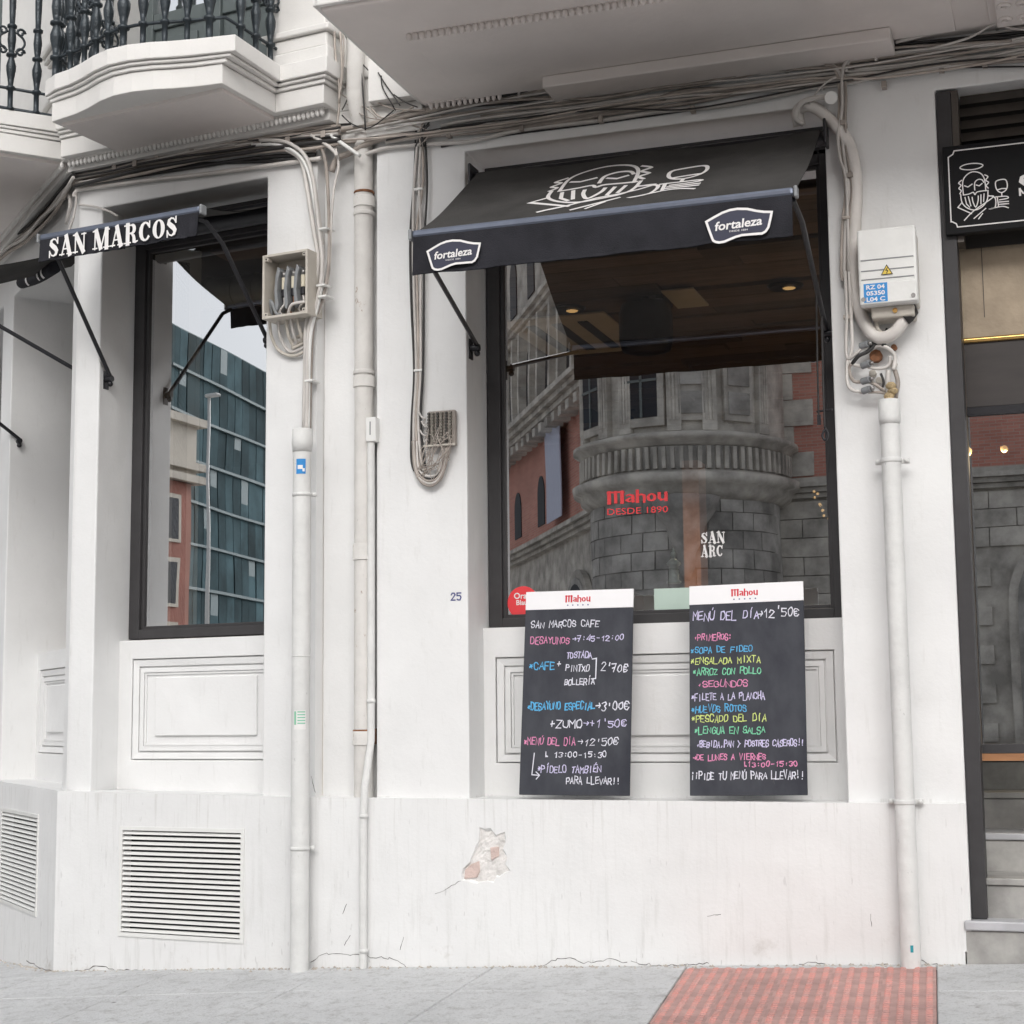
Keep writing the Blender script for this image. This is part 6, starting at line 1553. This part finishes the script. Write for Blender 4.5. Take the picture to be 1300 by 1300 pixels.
# corbelled ledges
tp('turret_ledge', MB().lathe((TC[0], -TC[1], 0), [(TR_ - .1, 5.85), (TR_ + .12, 6.0), (TR_ + .15, 6.15), (TR_ + .3, 6.2), (TR_ + .34, 6.38), (TR_ + .2, 6.42), (TR_ + .05, 6.5)], 48), STONE, tur)
tp('turret_ledge', MB().lathe((TC[0], -TC[1], 0), [(TR_ + .0, 7.0), (TR_ + .14, 7.06), (TR_ + .18, 7.16), (TR_ + .30, 7.2), (TR_ + .3, 7.30), (TR_ + .1, 7.36)], 48), STONE, tur)
tp('parapet_band', ringcyl(TR_ + .06, 6.48, 7.02), STONE_D, tur)
tp('turret_ledge', MB().lathe((TC[0], -TC[1], 0), [(TR_ + .0, 10.9), (TR_ + .2, 11.0), (TR_ + .35, 11.15), (TR_ + .35, 11.35), (TR_ + .05, 11.5)], 48), STONE, tur)
def tpos(a, r): return (TC[0] + r * math.sin(R(a)), -(TC[1] + r * math.cos(R(a))))     # a = 0 faces the cafe
def tbox(a, w_, r0, r1, z0, z1):
    m = MB(); c_ = tpos(a, 1); P = []
    ca, sa = math.cos(R(a)), math.sin(R(a))
    for (s_, r) in ((-w_, r0), (w_, r0), (w_, r1), (-w_, r1)):
        x = TC[0] + r * sa + s_ * ca; y = TC[1] + r * ca - s_ * sa; P.append((x, -y))
    m.prism(P, z0, z1); return m
for k in range(40):
    a = -90 + k * 4.6; tp('baluster', tbox(a, .045, TR_ + .05, TR_ + .16, 6.5, 7.0), STONE, tur)
for a in (-62, -36, -20, 8, 26, 60):
    p_ = tp('pilaster', tbox(a, .16, TR_ - .1, TR_ + .14, 7.36, 10.9), STONE, tur)
    for s_ in (-.09, 0, .09): tp('flute', tbox(a + s_ * 20, .022, TR_ + .14, TR_ + .165, 7.6, 10.5), STONE, p_)
for a in (-49, -10):
    w_ = tp('window_surround', tbox(a, .56, TR_ - .2, TR_ + .10, 7.5, 10.4), STONE, tur)
    tp('pane', tbox(a, .40, TR_ + .08, TR_ + .105, 7.7, 10.1), WINDARK, w_)
    for zz_ in (8.5, 9.3): tp('glazing_bar', tbox(a, .40, TR_ + .105, TR_ + .13, zz_, zz_ + .06), DARKGREEN, w_)
    tp('glazing_bar', tbox(a, .03, TR_ + .105, TR_ + .13, 7.7, 10.1), DARKGREEN, w_)
for a in (17, 43):
    pn = tp('carved_panel', tbox(a, .38, TR_ - .1, TR_ + .09, 7.6, 10.3), STONE, tur)
    for za, zb in ((7.75, 8.25), (8.4, 9.15), (9.3, 10.15)): tp('panel_field', tbox(a, .28, TR_ + .09, TR_ + .13, za, zb), STONE_D, pn)
# courses of the turret base
for j in range(13):
    for k in range(11):
        a = -88 + k * 15 + (7.5 if j % 2 else 0); rr2 = TR_ - .15
        m = MB(); P = []
        for r, sgn in ((rr2 - .05, 1), (rr2 + .025 + random.uniform(0, .03), -1)):
            for q in ((0.3, 7.5, 14.7) if sgn > 0 else (14.7, 7.5, 0.3)): x, y = TC[0] + r * math.sin(R(a + q)), TC[1] + r * math.cos(R(a + q)); P.append((x, -y))
        m.prism(P, 0.4 + j * .43 + .010, 0.4 + j * .43 + .42); tp('stone_block', m, STONE_D, tbase)
# corbel under the turret
tp('carved_corbel', MB().lathe((tpos(12, TR_ + .05)[0], tpos(12, TR_ + .05)[1], 0), [(.08, 4.0), (.20, 4.3), (.22, 4.6), (.38, 4.9), (.44, 5.2), (.66, 5.5), (.80, 5.85)], 12), STONE_D, tbase)
# receding wall
m1 = MB(); m1.face([(-1.0, 0, 6.3), (26, 0, 6.3), (26, 0, 9.6), (-1, 0, 9.6)]); pw('brick_wall', FL, m1, BRICKM)
m1 = MB(); m1.box(-1.0, 26, -.6, -.04, -3, 6.3); basl = pw('stone_base', FL, m1, STONE)
for k in range(3): m1 = MB(); m1.box(-1, 26, -.1, .14 + .12 * k, 6.05 + k * .13, 6.05 + k * .13 + .12); pw('ledge', FL, m1, STONE, pal)
arch(FL, 3.3, 1.25, -1, 3.2, basl); arch(FL, 9.2, 1.35, -1, 3.0, basl); arch(FL, 15.5, 1.35, -1, 3.0, basl)
m1 = MB()
m1.box(-1, 26, -.6, .15, 9.6, 17.0); up_ = pw('stone_storey', FL, m1, STONE)
for k in range(4): m1 = MB(); m1.box(-1, 26, .1, .35 + .14 * k, 9.5 + k * .17, 9.5 + k * .17 + .155); pw('ledge', FL, m1, STONE, up_)
for k in range(3): m1 = MB(); m1.box(-1, 26, .1, .3 + .12 * k, 13.2 + k * .15, 13.2 + k * .15 + .14); pw('ledge', FL, m1, STONE, up_)
for k in range(30): m1 = MB(); m1.box(-.8 + k * .9, -.4 + k * .9, .15, .62, 9.25, 9.5); pw('ledge_bracket', FL, m1, STONE, up_)
for k in range(9):
    c0 = 0.6 + k * 2.8
    A = arch_pts(c0, .62, 10.5, 12.0); m1 = MB(); m1.plate(list(reversed(A)), .15, .19); wv = pw('arched_window', FL, m1, WINDARK, up_)
    for s_ in (-.85, .85): m1 = MB(); m1.box(c0 + s_ - .12, c0 + s_ + .12, .15, .42, 10.2, 13.2); pw('half_column', FL, m1, STONE, up_)
    A = arch_pts(c0, .5, 14.2, 15.4); m1 = MB(); m1.plate(list(reversed(A)), .15, .19); pw('arched_window', FL, m1, WINDARK, up_)
for c0, w_, z0, zs in ((2.9, .34, 7.0, 8.0), (8.6, .5, 6.9, 7.8), (12.2, .5, 6.9, 7.8)):
    A = arch_pts(c0, w_, z0, zs); m1 = MB(); m1.plate(list(reversed(A)), .0, .03); pw('arched_window', FL, m1, WINDARK, pal)
m1 = MB(); m1.box(4.6, 6.6, .25, .28, 6.7, 9.45); ban = solo('wall_banner', wm(FL, m1), BANNER, M, to_frame(M, FL, (5.6, .27, 6.7)), 'long pale lavender banner hung on the brick wall of the opposite palace', 'banner')
# roof mass so that the palace is a solid
m1 = MB(); m1.box(-18, 5.2, -12, -.5, -3, 18.0); pw('palace_body', FR, m1, STONE_D)

# glass office block seen in the bay window; it stands beyond the palace on the left
def refl_S(P):
    n = S.n; d0 = -0.33; k = (P - S.O).dot(n) - d0; return P - n * (2 * k)
Q1 = refl_S(Vector((-41.1, 65.6, 0))); Q2 = refl_S(Vector((-42.3, 77.2, 0)))
dv = (Q2 - Q1).normalized()
# u axis must run so that the outward normal looks at the cafe
def frame_from(P, dirv):
    for sg in (1, -1):
        u = dirv * sg; ang = math.degrees(math.atan2(-u.y, u.x)); f = Frame(P.x, P.y, ang)
        if (Vector((-1.4, 0, 0)) - P).dot(f.n) > 0: return f, sg
FO, sgo = frame_from(Q1, dv)
off = thing('office_block', 'tall blue green glass office block seen mirrored in the bay window', 'building', M, (Q1.x, -Q1.y, -1))
PANEG = mat('blue_green_curtain_glass', (0.066, 0.112, 0.128), 0.85, var=0.55, vscale=0.35, rand=0.45, spec=0.08)
MULL = mat('pale_mullion', (0.11, 0.16, 0.175), 0.6)
H0 = 21.2
def ou(a, b): return (a, b) if sgo > 0 else (-b, -a)
a_, b_ = ou(-0.5, 40); m1 = MB(); m1.box(a_, b_, -14, -.1, -2, H0); pw('office_body', FO, m1, MULL, off)
random.seed(77)
for j in range(10):
    z = -1.0 + j * 2.22
    a_, b_ = ou(-.5, 40); m1 = MB(); m1.box(a_, b_, -.05, .10, z - .07, z + .07); pw('floor_band', FO, m1, MULL, off)
    for i in range(29):
        a_, b_ = ou(-.4 + i * 1.05 + .03, -.4 + i * 1.05 + 1.02); d_ = random.uniform(-.02, .03)
        m1 = MB(); m1.box(a_, b_, -.1, d_ - .06, z + .07, min(z + 2.15, H0)); pn_ = pw('glass_panel', FO, m1, PANEG, off)
        if random.random() < .16:
            h_ = random.uniform(.5, 1.6); m1 = MB(); m1.box(a_ + .06, b_ - .06, d_ - .06, d_ - .056, z + 2.12 - h_, min(z + 2.12, H0 - .02)); pw('blind', FO, m1, MULL, pn_)
a_, b_ = ou(-3, 8); m1 = MB(); m1.box(a_, b_, -12, -4, H0, H0 + 3.2); pw('roof_storey', FO, m1, PANEG, off)
# terracotta and cream house in front of it
Q3 = refl_S(Vector((-37.4, 56.0, 0))); Q4 = refl_S(Vector((-37.0, 60.0, 0)))
FH, sgh = frame_from(Q3, (Q4 - Q3).normalized())
TERRA = mat('terracotta_render', (0.30, 0.115, 0.085), 0.8, var=0.2, vscale=.5)
CRM = mat('cream_stone_trim', (0.52, 0.48, 0.42), 0.8, var=0.2, vscale=.8)
hs_ = thing('terracotta_house', 'narrow terracotta and cream town house mirrored at the left edge of the bay window', 'building', M, (Q3.x, -Q3.y, -1))
def hu(a, b): return (a, b) if sgh > 0 else (-b, -a)
a_, b_ = hu(-14, 4.3); m1 = MB(); m1.box(a_, b_, -8, 0, -2, 12.0); pw('house_wall', FH, m1, TERRA, hs_)
a_, b_ = hu(-14, 4.5); m1 = MB(); m1.box(a_, b_, -8, .15, 12.0, 14.9); pw('cream_storey', FH, m1, CRM, hs_)
for z in (12.0, 12.6, 14.7): a_, b_ = hu(-14, 4.9); m1 = MB(); m1.box(a_, b_, -8.2, .5, z, z + .35); pw('cornice', FH, m1, CRM, hs_)
for j in range(4):
    for i in range(5):
        a_, b_ = hu(3.2 - i * 2.6 - 1.3, 3.2 - i * 2.6); z = 0.6 + j * 2.9
        m1 = MB(); m1.box(a_ - .2, b_ + .2, 0, .1, z - .15, z + 2.05); wv = pw('window_surround', FH, m1, CRM, hs_)
        m1 = MB(); m1.box(a_, b_, .1, .105, z, z + 1.85); pw('pane', FH, m1, WINDARK, wv)
# street lamp
Q5 = refl_S(Vector(tuple(CAM + ray(265, 640) * (34.0 / ray(265, 640).y))))
lm = thing('lamp_post', 'slim white lamp post mirrored in the bay window', 'lamp post', M, (Q5.x, -Q5.y, -1))
part('post', MB().lathe((Q5.x, -Q5.y, 0), [(.07, -1), (.05, 3), (.035, 8.6)], 10), BOXW, lm)
part('lamp_head', MB().box(Q5.x - .08, Q5.x + .30, -Q5.y - .08, -Q5.y + .08, 8.6, 8.68), BOXW, lm, bev=.03)
